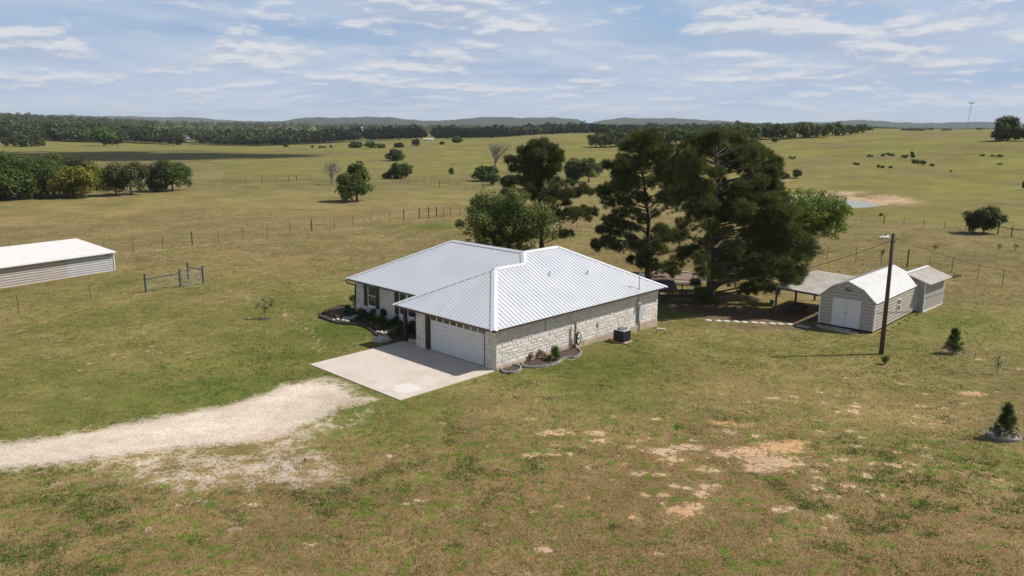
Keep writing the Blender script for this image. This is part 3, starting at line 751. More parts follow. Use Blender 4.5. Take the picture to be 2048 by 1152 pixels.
C4 = lambda x, y: (1150 + x / 3.413, 230 + y / 3.413)
C3 = lambda x, y: (900 + x / 5.12, 250 + y / 5.12)
P3 = [(870, 180, 80), (940, 140, 50), (1000, 180, 70), (1080, 160, 60), (1170, 180, 50), (1210, 220, 40), (800, 240, 70), (900, 260, 80), (1050, 270, 80), (1150, 260, 70), (1250, 280, 70), (1345, 280, 42), (1375, 320, 36),
      (720, 270, 60), (700, 335, 60), (780, 330, 70), (700, 420, 60), (760, 480, 60), (850, 470, 60), (880, 380, 50), (820, 560, 60), (900, 550, 60), (1120, 340, 70), (1220, 350, 80), (1320, 380, 65), (1180, 440, 55), (1280, 450, 70),
      (1330, 490, 62), (1370, 400, 36), (1050, 590, 60), (1130, 560, 70), (1220, 560, 70), (1320, 570, 80), (1385, 560, 46), (850, 640, 60), (930, 640, 60), (1000, 680, 70), (860, 720, 60), (1100, 660, 70), (1200, 660, 80),
      (1300, 660, 80), (1372, 650, 66), (1425, 655, 36), (1180, 760, 80), (1290, 760, 90), (1380, 760, 76), (1450, 760, 46), (1500, 820, 40), (1350, 860, 90), (1440, 870, 78), (1530, 890, 46), (1590, 935, 28), (1250, 850, 60),
      (1400, 960, 80), (1490, 970, 70), (1555, 960, 42), (1450, 1050, 66), (1380, 1080, 50), (1510, 1080, 28), (820, 870, 60), (750, 900, 55), (850, 950, 50), (880, 1010, 60), (780, 980, 50), (1050, 900, 50),
      (1050, 820, 36), (1010, 950, 50), (1300, 960, 60), (1320, 1040, 50), (800, 780, 50), (1160, 950, 36), (1100, 1010, 46), (1010, 1030, 46), (1180, 1040, 46), (840, 1190, 42), (790, 1200, 34), (880, 1205, 30), (1240, 1060, 50), (1060, 480, 40),
      (1120, 1130, 50), (1230, 1130, 45), (950, 760, 50), (980, 860, 44), (1290, 1120, 36), (700, 560, 34)]
P2 = [(450, 175, 85), (540, 160, 55), (560, 260, 80), (350, 220, 60), (330, 310, 60), (225, 345, 30), (300, 400, 66), (430, 330, 76), (600, 350, 80), (640, 420, 80), (560, 470, 66), (380, 450, 70), (300, 500, 66), (195, 530, 45),
      (215, 590, 55), (330, 590, 60), (440, 560, 50), (680, 520, 76), (640, 575, 56), (320, 690, 60), (230, 730, 46), (175, 785, 26), (200, 850, 46), (145, 895, 32), (300, 820, 56), (260, 870, 36), (400, 860, 40), (340, 760, 46),
      (450, 930, 50), (560, 900, 66), (500, 1000, 56), (600, 800, 56), (650, 830, 56), (620, 960, 66), (700, 1000, 56), (650, 1060, 46), (720, 900, 46), (540, 1060, 40), (730, 330, 50), (500, 250, 60), (620, 235, 46), (440, 690, 40), (420, 1000, 30), (720, 620, 36), (560, 680, 26)]
P1 = [(950, 185, 60), (850, 215, 64), (750, 265, 60), (1050, 235, 56), (1110, 285, 46), (940, 280, 80), (620, 360, 50), (700, 370, 60), (800, 340, 80), (900, 370, 80), (1020, 350, 80), (1120, 345, 46), (650, 440, 46), (750, 450, 66),
      (870, 450, 80), (1000, 460, 80), (1090, 430, 56), (800, 530, 76), (900, 550, 66), (1000, 520, 56), (620, 560, 56), (565, 570, 34), (700, 570, 56), (800, 620, 60), (900, 630, 50), (1080, 615, 24), (1140, 590, 20), (1240, 590, 18),
      (1050, 690, 46), (1130, 700, 56), (1220, 720, 56), (1300, 690, 52), (1370, 650, 44), (1420, 690, 34), (1200, 850, 46), (1300, 880, 46), (1400, 880, 50), (1470, 905, 40), (1400, 950, 26), (1200, 790, 36), (1160, 1100, 56),
      (1230, 1120, 40), (1100, 900, 50), (1000, 750, 60), (850, 720, 60), (560, 660, 30), (1330, 720, 40)]


def sc(L, f, s): return [(*f(b[0], b[1]), b[2] / s) for b in L]


b3 = at(1419, 606)
pine('pine_tree', b3, [(1419, 606), (1419, 570), (1421, 530), (1424, 490), (1432, 440), (1436, 400), (1438, 350), (1431, 310), (1432, 275)], sc(P3, C4, 3.413), .85,
     'tallest dark pine with a full crown behind the right end of the house', '', 'pine', 3, tr=.34, per=30)
b2 = at(1296, 560)
pine('pine_tree', b2, [(1296, 560), (1295, 530), (1296, 490), (1297, 440), (1292, 400), (1288, 360), (1278, 320), (1282, 278)], sc(P2, C4, 3.413), .8,
     'pine with bare gaps between its boughs, left of the tallest pine', '', 'pine', 5, tr=.25, per=28)
b1 = at(1084, 500)
pine('pine_tree', b1, [(1084, 500), (1082, 470), (1080, 430), (1078, 390), (1076, 350), (1082, 318), (1085, 290)], sc(P1, C3, 5.12), .8,
     'dark pine rising behind the round green broadleaf tree', '', 'pinelight', 9, tr=.24, per=26)

# broadleaf trees in the yard
def big_tree(name, px, by, h, w, matn, label, seed, low=.12, n=44, shape=None, leaf=.115, dens=1.0, r=None):
    b = at(px, by); t = thing(name, tuple(b), label, 'tree')
    rx = w / 2; rz = h * (1 - low) / 2; bl = env_blobs(rx, rz, low * h + rz, n, r or rx * .30, seed=seed, shell=.45)
    # drooping outer sprays for a ragged outline
    R = random.Random(seed)
    for _ in range(n):
        v = Vector((R.gauss(0, 1), R.gauss(0, 1), R.gauss(0, .8))).normalized(); bl.append((v.x * rx * .97, v.y * rx * .97, low * h + rz + v.z * rz * .98, rx * R.uniform(.06, .15)))
    V, F, T = crown_from_blobs(bl, leaf, dens * 1.35 / (leaf * leaf * 4.2), flat=.85, inner=.32)
    mb = MB(); wood(mb, h, h * .032, bl, 16, seed=seed, fork=.2)
    mb.build('trunk', M['greybark'], t, smooth=True); mesh_np('crown', V, F, M[matn], t, tint=T); return t


big_tree('broadleaf_tree', 1018, 520, 6.8, 10.2, 'elm', 'round green broadleaf tree close behind the white roof', 21, low=.08, n=46)
big_tree('broadleaf_tree', 1614, 500, 7.0, 8.9, 'elmbright', 'fresh green broadleaf tree half hidden behind the right side of the tallest pine', 37, low=.14, n=40, leaf=.13)
# ------------------------------------------------------------------ house (local frame: u along the long side wall, v to the left along the garage front)
TH = math.radians(46.17); HO = (-.822, 40.144, 0.0)
OV, OF, LU, UM, WL, WW, KK, MM, ZE = .435, .595, 15.31, 1.971, 16.713, 8.118, 5.243, .514, 2.42
house = thing('stone_house', HO, 'white stone house with a ribbed white metal roof and attached garage', 'house', rz=TH)
HWG = (WW + OV) / 2


def roof_z(u, v, kind):
    return {'S': ZE + MM * (v + OV), 'F1': ZE + MM * (u + OF), 'WL': ZE + MM * (WW - v), 'F2': ZE + MM * (u - UM), 'E': ZE + MM * (WL - v),
            'R1': ZE + MM * (UM + 2 * KK - u), 'R2': ZE + MM * (2 * KK - OV - v), 'R3': ZE + MM * (LU + OV - u)}[kind]


U1 = LU + OV; UR = UM + 2 * KK; VR = 2 * KK - OV
A_ = (UM + KK, WL - KK); B_ = (UM + KK, -OV + KK); C_ = (U1 - KK, -OV + KK); D_ = (UM + HWG, -OV + HWG); AP = (-OF + HWG, -OV + HWG)
PL = {'S': [(-OF, -OV), (U1, -OV), C_, B_, D_, AP], 'F1': [(-OF, WW), (-OF, -OV), AP], 'WL': [(UM, WW), (-OF, WW), AP, D_], 'F2': [(UM, WL), (UM, WW), D_, B_, A_],
      'E': [(UR, WL), (UM, WL), A_], 'R1': [(UR, VR), (UR, WL), A_, B_], 'R2': [(U1, VR), (UR, VR), B_, C_], 'R3': [(U1, -OV), (U1, VR), C_]}
RUN = {'S': 'v', 'F1': 'u', 'WL': 'v', 'F2': 'u', 'E': 'v', 'R1': 'u', 'R2': 'v', 'R3': 'u'}       # direction the ribs run


def clip_line(poly, axis, c):                # segment of the polygon on the line (axis coordinate == c)
    hits = []
    for i in range(len(poly)):
        a, b = poly[i], poly[(i + 1) % len(poly)]; k = 0 if axis == 'v' else 1
        if (a[k] - c) * (b[k] - c) < 0: t = (c - a[k]) / (b[k] - a[k]); hits.append(a[1 - k] + t * (b[1 - k] - a[1 - k]))
    return (min(hits), max(hits)) if len(hits) >= 2 else None


mb = MB()
for k, P in PL.items():
    mb.slab([(u, v, roof_z(u, v, k)) for u, v in P], .03)
    ax = RUN[k]; c0 = min(p[0 if ax == 'v' else 1] for p in P); c1 = max(p[0 if ax == 'v' else 1] for p in P)
    c = c0 + .16
    while c < c1 - .08:
        s = clip_line(P, ax, c)
        if s and s[1] - s[0] > .35:
            a, b = s[0] + .012, s[1] - .012; vs = []
            for q in (a, b):
                for (dx, dz) in ((-.026, .002), (-.013, .032), (.013, .032), (.026, .002)):
                    u, v = (c + dx, q) if ax == 'v' else (q, c + dx); vs.append((u, v, roof_z(u, v, k) + dz))
            mb.add(vs, [(0, 1, 5, 4), (1, 2, 6, 5), (2, 3, 7, 6), (0, 3, 2, 1), (4, 5, 6, 7)])
        c += .305
roof = mb.build('roof', M['roof'], house)


def z_at(p):
    return max(min(roof_z(*p, 'S'), roof_z(*p, 'F1'), roof_z(*p, 'WL')), 0)


def cap(p, q, zp, zq, w, side, name='ridge_cap'):       # folded cap flashing over a ridge or hip, seen thickness
    mbx = MB(); d = Vector((q[0] - p[0], q[1] - p[1], zq - zp)).normalized(); s = d.cross(Vector((0, 0, 1))).normalized()
    P0 = Vector((p[0], p[1], zp)); Q0 = Vector((q[0], q[1], zq)); vs = []
    for C in (P0, Q0):
        for (a, z) in ((-w, -side), (0, 0), (w, -side)): vs.append(C + s * a + Vector((0, 0, z + .045)))
        for (a, z) in ((w, -side), (0, 0), (-w, -side)): vs.append(C + s * a + Vector((0, 0, z + .015)))
    fs = [(0, 1, 7, 6), (1, 2, 8, 7), (2, 3, 9, 8), (3, 4, 10, 9), (4, 5, 11, 10), (5, 0, 6, 11), (0, 5, 4, 3, 2, 1), (6, 7, 8, 9, 10, 11)]
    mbx.add(vs, fs); return mbx.build(name, M['rooftrim'], roof)


zr1 = ZE + MM * HWG; zr2 = ZE + MM * KK; sr = .20 * MM; shp = .20 * MM * .7071
cap((-OF, -OV), AP, ZE, zr1, .20, shp); cap((-OF, WW), AP, ZE, zr1, .20, shp); cap(AP, D_, zr1, zr1, .20, sr); cap(D_, B_, zr1, zr2, .20, shp)
cap(B_, A_, zr2, zr2, .20, sr); cap(A_, (UM, WL), zr2, ZE, .20, shp); cap(B_, C_, zr2, zr2, .20, sr); cap(C_, (U1, -OV), zr2, ZE, .20, shp)
cap(A_, (UR, WL), zr2, ZE, .2, shp); cap(C_, (U1, VR), zr2, ZE, .2, shp)

# fascia and gutter
EV = [(-OF, -OV), (U1, -OV), (U1, VR), (UR, VR), (UR, WL), (UM, WL), (UM, WW), (-OF, WW)]
mb = MB(); g = MB()
for i in range(8):
    a = Vector((*EV[i], 0)); b = Vector((*EV[(i + 1) % 8], 0)); d = (b - a).normalized(); n = Vector((d.y, -d.x, 0))
    a2, b2_ = a - n * .035, b - n * .035
    mb.bar((a2.x, a2.y, ZE - .07), (b2_.x, b2_.y, ZE - .07), .03, .08)
    a3, b3_ = a + n * .03, b + n * .03
    g.bar((a3.x, a3.y, ZE - .045), (b3_.x, b3_.y, ZE - .045), .07, .06)
mb.build('fascia', M['brown'], house); g.build('gutter', M['brown'], house)
mb = MB(); inn = .05
mb.slab([(-OF + inn, -OV + inn, ZE - .115), (U1 - inn, -OV + inn, ZE - .115), (U1 - inn, VR - inn, ZE - .115), (UR - inn, VR - inn, ZE - .115), (UR - inn, WL - inn, ZE - .115), (UM + inn, WL - inn, ZE - .115), (UM + inn, WW - inn, ZE - .115), (-OF + inn, WW - inn, ZE - .115)], .02)
mb.build('soffit', M['tan'], house)
mb = MB(); mb.tube([(UM - .05, WL - .02, ZE - .1), (UM - .03, WL - .10, ZE - .28), (UM + .12, WL - .36, ZE - .36), (UM + .33, WL - .52, ZE - .42), (UM + .36, WL - .55, ZE - .5), (UM + .37, WL - .36, .1)], .045, 6)
mb.build('downspout', M['brown'], house, smooth=True)

# walls
VL = WL - OV; UF = UM + OV
WP = [(0, 0), (LU, 0), (LU, VR - OV), (UR - OV, VR - OV), (UR - OV, VL), (UF, VL), (UF, 6.68), (0, 6.68)]
HOLES = {0: [], 7: [(0.85, 5.86, -.1, 2.30)], 5: [(13.9, 14.8, .75, 2.24), (9.75, 11.4, .72, 2.24)]}
ZT = ZE - .137


def wall_stones():
    mo = MB(); st = MB(); R = random.Random(4)
    for i in range(8):
        a = Vector((*WP[i], 0)); b = Vector((*WP[(i + 1) % 8], 0)); d = (b - a).normalized(); n = Vector((d.y, -d.x, 0)); L = (b - a).length
        hol = []
        if i == 7: hol = [(6.68 - 5.86, 6.68 - (.85), -.1, 2.20)]; hol = [(.85, 5.86, -1, 2.20)]; off = lambda s: L - s
        elif i == 5: hol = HOLES[5]; off = lambda s: VL - s
        else: off = None
        # edge i==7 runs from v=6.68 to 0, edge 5 from v=VL down to 6.68
        def co(s, z, o): p = a + d * s + n * o; return (p.x, p.y, z)
        def to_s(v): return (WP[i][1] - v)
        H2 = [(min(to_s(h[0]), to_s(h[1])), max(to_s(h[0]), to_s(h[1])), h[2], h[3]) for h in hol]
        # backing wall split round the openings
        xs = sorted({0, L, *[q for h in H2 for q in h[:2]]})
        for s0, s1 in zip(xs[:-1], xs[1:]):
            hh = [h for h in H2 if h[0] <= (s0 + s1) / 2 <= h[1]]
            spans = [(-.5, ZT)] if not hh else [(-.5, hh[0][2]), (hh[0][3], ZT)]
            for z0, z1 in spans:
                if z1 - z0 > .02: mo.add([co(s0, z0, 0), co(s1, z0, 0), co(s1, z1, 0), co(s0, z1, 0), co(s0, z0, -.2), co(s1, z0, -.2), co(s1, z1, -.2), co(s0, z1, -.2)],
                                         [(0, 1, 2, 3), (7, 6, 5, 4), (0, 4, 5, 1), (1, 5, 6, 2), (2, 6, 7, 3), (3, 7, 4, 0)])
        z = .20 if i != 7 else .0
        while z < ZT - .05:
            hgt_ = R.choice((.19, .20, .25, .16, .22)); hgt_ = min(hgt_, ZT - z); s = -.025
            while s < L + .02:
                w = R.uniform(.26, .62) if R.random() < .8 else R.uniform(.16, .3)
                e = min(s + w, L + .025)
                if L - e < .14: e = L + .025
                segs = [(s, e)]
                for h in H2:
                    if z + hgt_ > h[2] + .02 and z < h[3] - .02:
                        out = []
                        for (p, q) in segs:
                            if q <= h[0] or p >= h[1]: out.append((p, q))
                            else:
                                if p < h[0] - .04: out.append((p, h[0]))
                                if q > h[1] + .04: out.append((h[1], q))
                        segs = out
                for (p, q) in segs:
                    if q - p < .04: continue
                    g_ = R.uniform(.003, .006); st.cur = R.random(); o = R.uniform(.014, .032); c_ = .012; zz0, zz1 = z + g_, z + hgt_ - g_; p2, q2 = p + g_, q - g_
                    j = lambda: R.uniform(-.008, .008); m_ = (p2 + q2) / 2
                    st.add([co(p2, zz0, .002), co(q2, zz0, .002), co(q2, zz1, .002), co(p2, zz1, .002), co(p2 + c_, zz0 + c_, o + j()), co(q2 - c_, zz0 + c_, o + j()), co(q2 - c_, zz1 - c_, o + j()), co(p2 + c_, zz1 - c_, o + j()), co(m_, (zz0 + zz1) / 2, o + .012 + j())],
                           [(0, 1, 5, 4), (1, 2, 6, 5), (2, 3, 7, 6), (3, 0, 4, 7), (4, 5, 8), (5, 6, 8), (6, 7, 8), (7, 4, 8)])
                s = e
            z += hgt_
    wl = mo.build('wall', M['mortar'], house); st.build('stone_facing', M['limestone'], wl)
    p = MB()
    for i in range(7):
        if i == 6: continue
        a = Vector((*WP[i], 0)); b = Vector((*WP[i + 1], 0)); d = (b - a).normalized(); n = Vector((d.y, -d.x, 0))
        a = a + n * .03 - d * (.03 if i == 0 else 0); b = b + n * .03; p.bar((a.x, a.y, -.21), (b.x, b.y, -.21), .10, .80)
    p.build('foundation', M['plinth'], house)


wall_stones()

# garage door with window row
gd = MB(); V0, V1 = .93, 5.50
gd.box(.10, .14, V0, V1, .02, 2.12)
nrow = 8
for r_ in range(nrow):
    z0 = .03 + r_ * .228
    gd.box(.075, .10, V0 + .01, V1 - .01, z0, z0 + .204)
for i in range(9):
    vv = V0 + (V1 - V0) * i / 8; gd.box(.07, .10, max(V0, vv - .045), min(V1, vv + .045), 1.845, 2.065)
door = gd.build('garage_door', M['white'], house)
for i in range(8):
    p = MB(); a = V0 + (V1 - V0) * i / 8 + .05; p.box(.082, .098, a, a + (V1 - V0) / 8 - .10, 1.855, 2.055); p.build('pane', M['doorglass'], door)
t = MB(); t.box(-.02, .15, V1 + .02, V1 + .34, -.05, 2.2); t.box(-.02, .15, V0 - .10, V0 - .02, -.05, 2.2); t.box(-.015, .14, V0 - .02, V1 + .02, 2.13, 2.26)
t.build('garage_door_trim', M['brown'], house)
t = MB(); t.box(.35, 2.3, .3, 6.3, -.1, ZT - .05)        # garage interior volume, dark behind the door
t.build('garage_interior', M['drywood'], house)


def window(parent, u, v0, v1, z0, z1, n=1, axis='u', sgn=-1):
    f = MB(); w = .06
    for i in range(n):
        a = v0 + (v1 - v0) * i / n + (.04 if i else 0); b = v0 + (v1 - v0) * (i + 1) / n - (.04 if i < n - 1 else 0)
        f.box(u - .03, u + .05, a, a + w, z0, z1); f.box(u - .03, u + .05, b - w, b, z0, z1)
        f.box(u - .028, u + .05, a + w, b - w, z0, z0 + w); f.box(u - .028, u + .05, a + w, b - w, z1 - w, z1)
        f.box(u - .02, u + .05, a + w, b - w, (z0 + z1) / 2 - .025, (z0 + z1) / 2 + .025)
    f.box(u - .07, u - .031, v0 - .04, v1 + .04, z0 - .05, z0 - .001)
    if n > 1: m_ = (v0 + v1) / 2; f.box(u - .035, u + .05, m_ - .038, m_ + .038, z0, z1)
    fr = f.build('window', M['wframe'], parent)
    for i in range(n):
        a = v0 + (v1 - v0) * i / n + .06; b = v0 + (v1 - v0) * (i + 1) / n - .06
        g_ = MB(); g_.box(u, u + .02, a, b, z0 + .05, z1 - .05); g_.build('pane', M['glass'], fr)
        if n: q = MB(); q.box(u + .03, u + .045, a, b, z0 + .05, z1 - .05); q.build('curtain', M['drywood'], fr)
    return fr


window(house, UF, 13.9, 14.8, .75, 2.2); window(house, UF, 9.75, 11.35, .72, 2.2, n=2)
for (a, b) in ((14.83, 15.19), (13.50, 13.86), (11.40, 11.76), (9.34, 9.70)):
    s = MB()
    for k in range(3): s.box(UF - .10, UF - .055, a + .12 * k, a + .12 * k + .112, .70, 2.22)
    s.box(UF - .118, UF - .101, a, b, .86, .97); s.box(UF - .118, UF - .101, a, b, 1.95, 2.06)
    s.build('shutter', M['brown'], house)
s = MB(); s.box(UF - .06, UF + .02, 7.0, 7.95, .1, 2.15); fd = s.build('front_door', M['brown'], house)
s = MB(); s.rock((UF - .09, 7.1, 1.05), (.03, .03, .03), 2); s.build('handle', M['galv'], fd)
for (u, v) in ((.08, 7.82),):
    s = MB(); s.box(u - .09, u + .09, v - .09, v + .09, -.05, ZE - .16); s.build('porch_post', M['brown'], house)
s = MB(); s.box(-.38, UF, 6.68, 8.0, -.12, .06); s.build('porch_floor', M['concrete'], house)
# lamp on the garage corner
s = MB(); s.tube([(0, 6.55, 2.1), (-.14, 6.62, 2.14), (-.16, 6.63, 2.02)], [.02, .02, .05], 6); s.rock((-.16, 6.63, 1.95), (.06, .06, .10), 3); s.build('wall_lantern', M['black'], house)
# roof vent pipes and electrical mast
for (px, py) in ((1099, 551), (1174, 548)):
    q = None; best = None
    for uu in np.arange(2, 14, .1):
        for vv in np.arange(0, 4.5, .1):
            w = Matrix.Rotation(TH, 3, 'Z') @ Vector((uu, vv, roof_z(uu, vv, 'S'))) + Vector(HO); r = ray(px, py); k = w.y / r[1]
            e = abs(r[0] * k - w.x) + abs(H + r[2] * k - w.z)
            if best is None or e < best[0]: best = (e, uu, vv)
    _, u, v = best; z = roof_z(u, v, 'S')
    p = MB(); p.tube([(u, v, z - .05), (u, v, z + .26)], .038, 8); p.tube([(u, v, z - .02), (u, v, z + .03)], [.12, .05], 10); p.build('vent_pipe', M['galv'], house)
p = MB(); p.tube([(12.95, -.10, 1.6), (12.95, -.10, 3.55)], .028, 8); p.tube([(12.95, -.10, 3.55), (12.93, -.16, 3.66), (12.9, -.26, 3.62)], [.04, .055, .05], 8); p.tube([(12.95, -.10, 2.60), (12.95, -.10, 2.68)], [.10, .04], 8)
mast = p.build('service_mast', M['galv'], house)
p = MB(); p.box(12.84, 13.08, -.20, -.055, 1.42, 1.86); b1_ = p.build('electric_meter', M['boxgrey'], house, bevel=.01)
p = MB(); p.tube([(12.96, -.20, 1.58), (12.96, -.30, 1.58)], [.085, .08], 12); p.build('meter_dial', M['galv'], b1_, smooth=False)
p = MB(); p.box(12.98, 13.44, -.19, -.055, .47, 1.41); p.build('breaker_panel', M['boxgrey'], house, bevel=.01)
p = MB(); p.tube([(13.05, -.10, .47), (13.05, -.10, -.3)], .02, 6); p.tube([(13.2, -.10, .47), (13.2, -.10, -.3)], .02, 6)
p.tube([(12.93, -.09, 1.42), (12.93, -.09, .3), (12.8, -.09, .18), (10.9, -.09, .15), (10.4, -.3, .12)], .022, 6); p.build('conduit', M['galv'], house)
p = MB(); p.box(8.72, 8.86, -.10, -.055, .95, 1.2); p.tube([(8.78, -.085, .95), (8.78, -.085, -.2)], .014, 5); p.build('cable_box', M['boxgrey'], house)
p = MB(); p.tube([(3.9, -.06, ZT), (3.9, -.06, 1.55), (3.85, -.08, 1.5)], .01, 5); p.build('cable', M['black'], house)


def hw(u, v, z=0.0):
    w = Matrix.Rotation(TH, 3, 'Z') @ Vector((u, v, 0)) + Vector(HO); return (w.x, w.y, float(hgt(w.x, w.y)) + z)


# driveway slab
t = MB(); t.slab([(-6.5, 7.92, .045), (-6.53, -.03, .045), (-.02, -.03, .045), (-.02, 7.0, .045), (-.02, 8.0, .045)][:5], .25)
dv = t.build('driveway', M['concrete']); dv.location = HO; dv.rotation_euler = (0, 0, TH); tag(dv, kind='structure')

# ------------------------------------------------------------------ garden beds and things round the house
def bed(name, pts, label, soilm, edgem, group=None, eh=.12, step=.16, ew=.09):
    c = np.mean([p[:2] for p in pts], 0); o = thing(name, (c[0], c[1], float(hgt(*c))), label, 'flower bed', group=group)
    P = [Vector((p[0] - c[0], p[1] - c[1], 0)) for p in pts]
    Q = []
    n = len(P)
    for i in range(n):                                        # smooth closed outline
        p0, p1, p2, p3 = P[i - 1], P[i], P[(i + 1) % n], P[(i + 2) % n]
        for s in np.linspace(0, 1, 6)[:-1]: Q.append(.5 * (2 * p1 + (p2 - p0) * s + (2 * p0 - 5 * p1 + 4 * p2 - p3) * s * s + (3 * p1 - p0 - 3 * p2 + p3) * s ** 3))
    m = MB(); m.slab([(q.x, q.y, .05) for q in Q], .2); m.build('soil', soilm, o)
    e = MB(); R = random.Random(len(Q)); acc = 0
    for i in range(len(Q)):
        a, b = Q[i], Q[(i + 1) % len(Q)]; L = (b - a).length; k = max(1, round(L / step))
        for j in range(k):
            p, q = a.lerp(b, (j + .04) / k), a.lerp(b, (j + .96) / k); e.cur = R.random(); h_ = eh * R.uniform(.85, 1.15); e.bar((p.x, p.y, h_ / 2 - .02), (q.x, q.y, h_ / 2 - .02), ew, h_ + .06)
    e.build('edging', edgem, o); return o


CZ = lambda x, y: at_z(620 + x / 8.533, 590 + y / 8.533, 0)
bed('flower_bed', [CZ(170, 350), CZ(240, 400), CZ(480, 480), CZ(840, 520), CZ(1040, 600), CZ(1130, 690), CZ(1300, 735), CZ(1640, 800), CZ(1830, 740), hw(2.2, 8.2), hw(2.2, 12), hw(2.25, 16.0), hw(2.6, 16.7), CZ(560, 190), CZ(330, 260)],
    'long dark edged flower bed along the front of the house', M['soil'], M['edging'])
bed('flower_bed', [at(1045, 727), at(1052, 736), at(1085, 735), at(1112, 729), at(1130, 718), at(1152, 716), at(1162, 707), at(1148, 697), at(1128, 697), at(1100, 706), at(1070, 717)],
    'wavy flower bed with mulch under the hose on the side wall', M['soil'], M['paleedge'])
bed('flower_bed', [at(1003, 741), at(1010, 747), at(1030, 747), at(1042, 740), at(1036, 733), at(1012, 734)], 'small round stone edged bed near the garage corner', M['soil'], M['paleedge'])


def plant(name, base, h, w, kind, label, cat='shrub', group=None, leaf=.035, n=9, dens=1.0, stem=True):
    t = thing(name, tuple(base), label, cat, group=group); seed = int(abs(base[0] * 131 + base[1] * 57)) % 9999
    bl = env_blobs(w / 2, h / 2, h * .55, n, min(w, h) * .26, seed=seed, shell=.3)
    V, F, T = crown_from_blobs(bl, leaf, dens * 1.2 / (leaf * leaf * 4.2), inner=.35); V[:, 2] = np.maximum(V[:, 2], .01)
    mesh_np('foliage', V, F, M[kind], t, tint=T)
    if stem:
        mb = MB()
        for b in bl[:6]: mb.tube([(0, 0, -.03), (b[0] * .5, b[1] * .5, b[2] * .6), b[:3]], [.018, .012, .006], 4)
        mb.build('stems', M['greybark'], t)
    return t


for (x, y, h, w, k, n, lab, cat) in (
        (290, 330, .42, .55, 'flower', 'flowering_plant', 'larger clump of orange flowers at the pointed tip of the front bed', 'flowers'),
        (460, 400, .22, .32, 'flower', 'flowering_plant', 'small orange flower clump beside the pale rocks in the front bed', 'flowers'),
        (370, 380, .28, .35, 'bright', 'leafy_plant', 'small green plant beside the orange flowers', 'plant'),
        (900, 440, .60, .85, 'darkoak', 'shrub', 'dark loose shrub under the first window', 'shrub'),
        (1075, 430, .80, .60, 'oak', 'shrub', 'upright dark shrub between the two front windows', 'shrub'),
        (1270, 440, .95, .85, 'darkoak', 'shrub', 'taller dark shrub below the shuttered double window', 'shrub'),
        (1490, 500, .75, .8, 'darkoak', 'shrub', 'dark shrub right beside the double window, nearest the porch', 'shrub'),
        (1200, 600, .35, 1.3, 'elm', 'shrub', 'low light green shrub at the inner bend of the front bed', 'shrub'),
        (1070, 560, .40, .6, 'greyveg', 'leafy_plant', 'greyish leafy plant left of the low light green shrub', 'plant'),
        (1560, 700, .60, .95, 'darkoak', 'shrub', 'dark shrub at the foot of the porch post', 'shrub'),
        (1380, 740, .28, .6, 'oak', 'leafy_plant', 'low green plant beside the big boulder', 'plant'),
        (1740, 640, .85, .8, 'darkoak', 'shrub', 'deep shaded shrub behind the porch post', 'shrub'),
        (620, 330, .35, .8, 'darkoak', 'leafy_plant', 'low dark plants on the mulch at the house corner', 'plant')):
    plant(n, CZ(x, y) + [0, 0, .05], h, w, M and k, lab, cat)
R = random.Random(31)
for k in range(16):
    v_ = 8.6 + 7.6 * k / 15 + R.uniform(-.15, .15); plant('shrub', hw(1.75 - R.uniform(0, .5), v_, .05), R.uniform(.4, .85), R.uniform(.65, 1.0), R.choice(['darkoak', 'oak', 'darkoak', 'elm']), 'low shrub in the dark row against the front wall', 'shrub', group='low shrubs in a row against the front wall')
for k in range(9):
    q_ = CZ(R.uniform(820, 1560), 0); x_ = R.uniform(850, 1550); plant('leafy_plant', CZ(x_, 470 + (x_ - 850) * .27 + R.uniform(-30, 60)) + [0, 0, .05], R.uniform(.2, .45), R.uniform(.4, .8), R.choice(['darkoak', 'elm', 'greyveg', 'bright']), 'small mixed plant filling the middle of the front bed', 'plant', group='small plants filling the front bed')
plant('shrub', at(707, 611) + [0, 0, 0], 1.0, .8, 'oak', 'rounded shrub standing past the left corner of the house', leaf=.045)
t = MB(); t.rock((0, 0, .14), (.62, .36, .27), 12, 14, 9); o = t.build('boulder', M['rockm'], smooth=True, loc=CZ(1225, 800) + [0, 0, -.02]); tag(o, 'large pale boulder between the driveway and the front bed', 'boulder')
R = random.Random(3)
for k in range(26):
    x, y = (R.uniform(400, 700), 0) if k < 13 else (R.uniform(1150, 1400), 0)
    y = 430 + (x - 550) * .06 + R.uniform(-35, 35) if k < 13 else 665 - (x - 1275) * .1 + R.uniform(-32, 40)
    t = MB(); t.cur = R.random() * .4 + .5; t.rock((0, 0, .05), (R.uniform(.09, .17), R.uniform(.08, .14), R.uniform(.05, .09)), k, 7, 4)
    o = t.build('bed_rock', M['rockm'], loc=CZ(x, y) + [0, 0, .04])
    if k < 13: tag(o, 'pale rock in the scatter beside the orange flowers', 'rock', 'pale rocks beside the orange flowers')
    else: tag(o, 'pale rock in the heap by the large boulder', 'rock', 'pale rocks heaped near the boulder')
for k, (x, y) in enumerate(((700, 430), (760, 400), (800, 380), (1440, 600), (1500, 590), (1440, 660), (1400, 620))):
    t = MB(); t.cur = .2; t.rock((0, 0, .07), (R.uniform(.18, .26), R.uniform(.15, .2), R.uniform(.09, .14)), 40 + k, 8, 4); o = t.build('bed_rock', M['rockm'], loc=CZ(x, y) + [0, 0, .04])
    tag(o, 'grey shaded rock amid the front shrubs', 'rock', 'grey rocks amid the front shrubs')
t = MB(); t.tube([(0, 0, 0), (0, 0, .24)], [.17, .2], 12); o = t.build('bucket', M['black'], loc=CZ(640, 225)); tag(o, 'black planter bucket by the house corner', 'bucket')
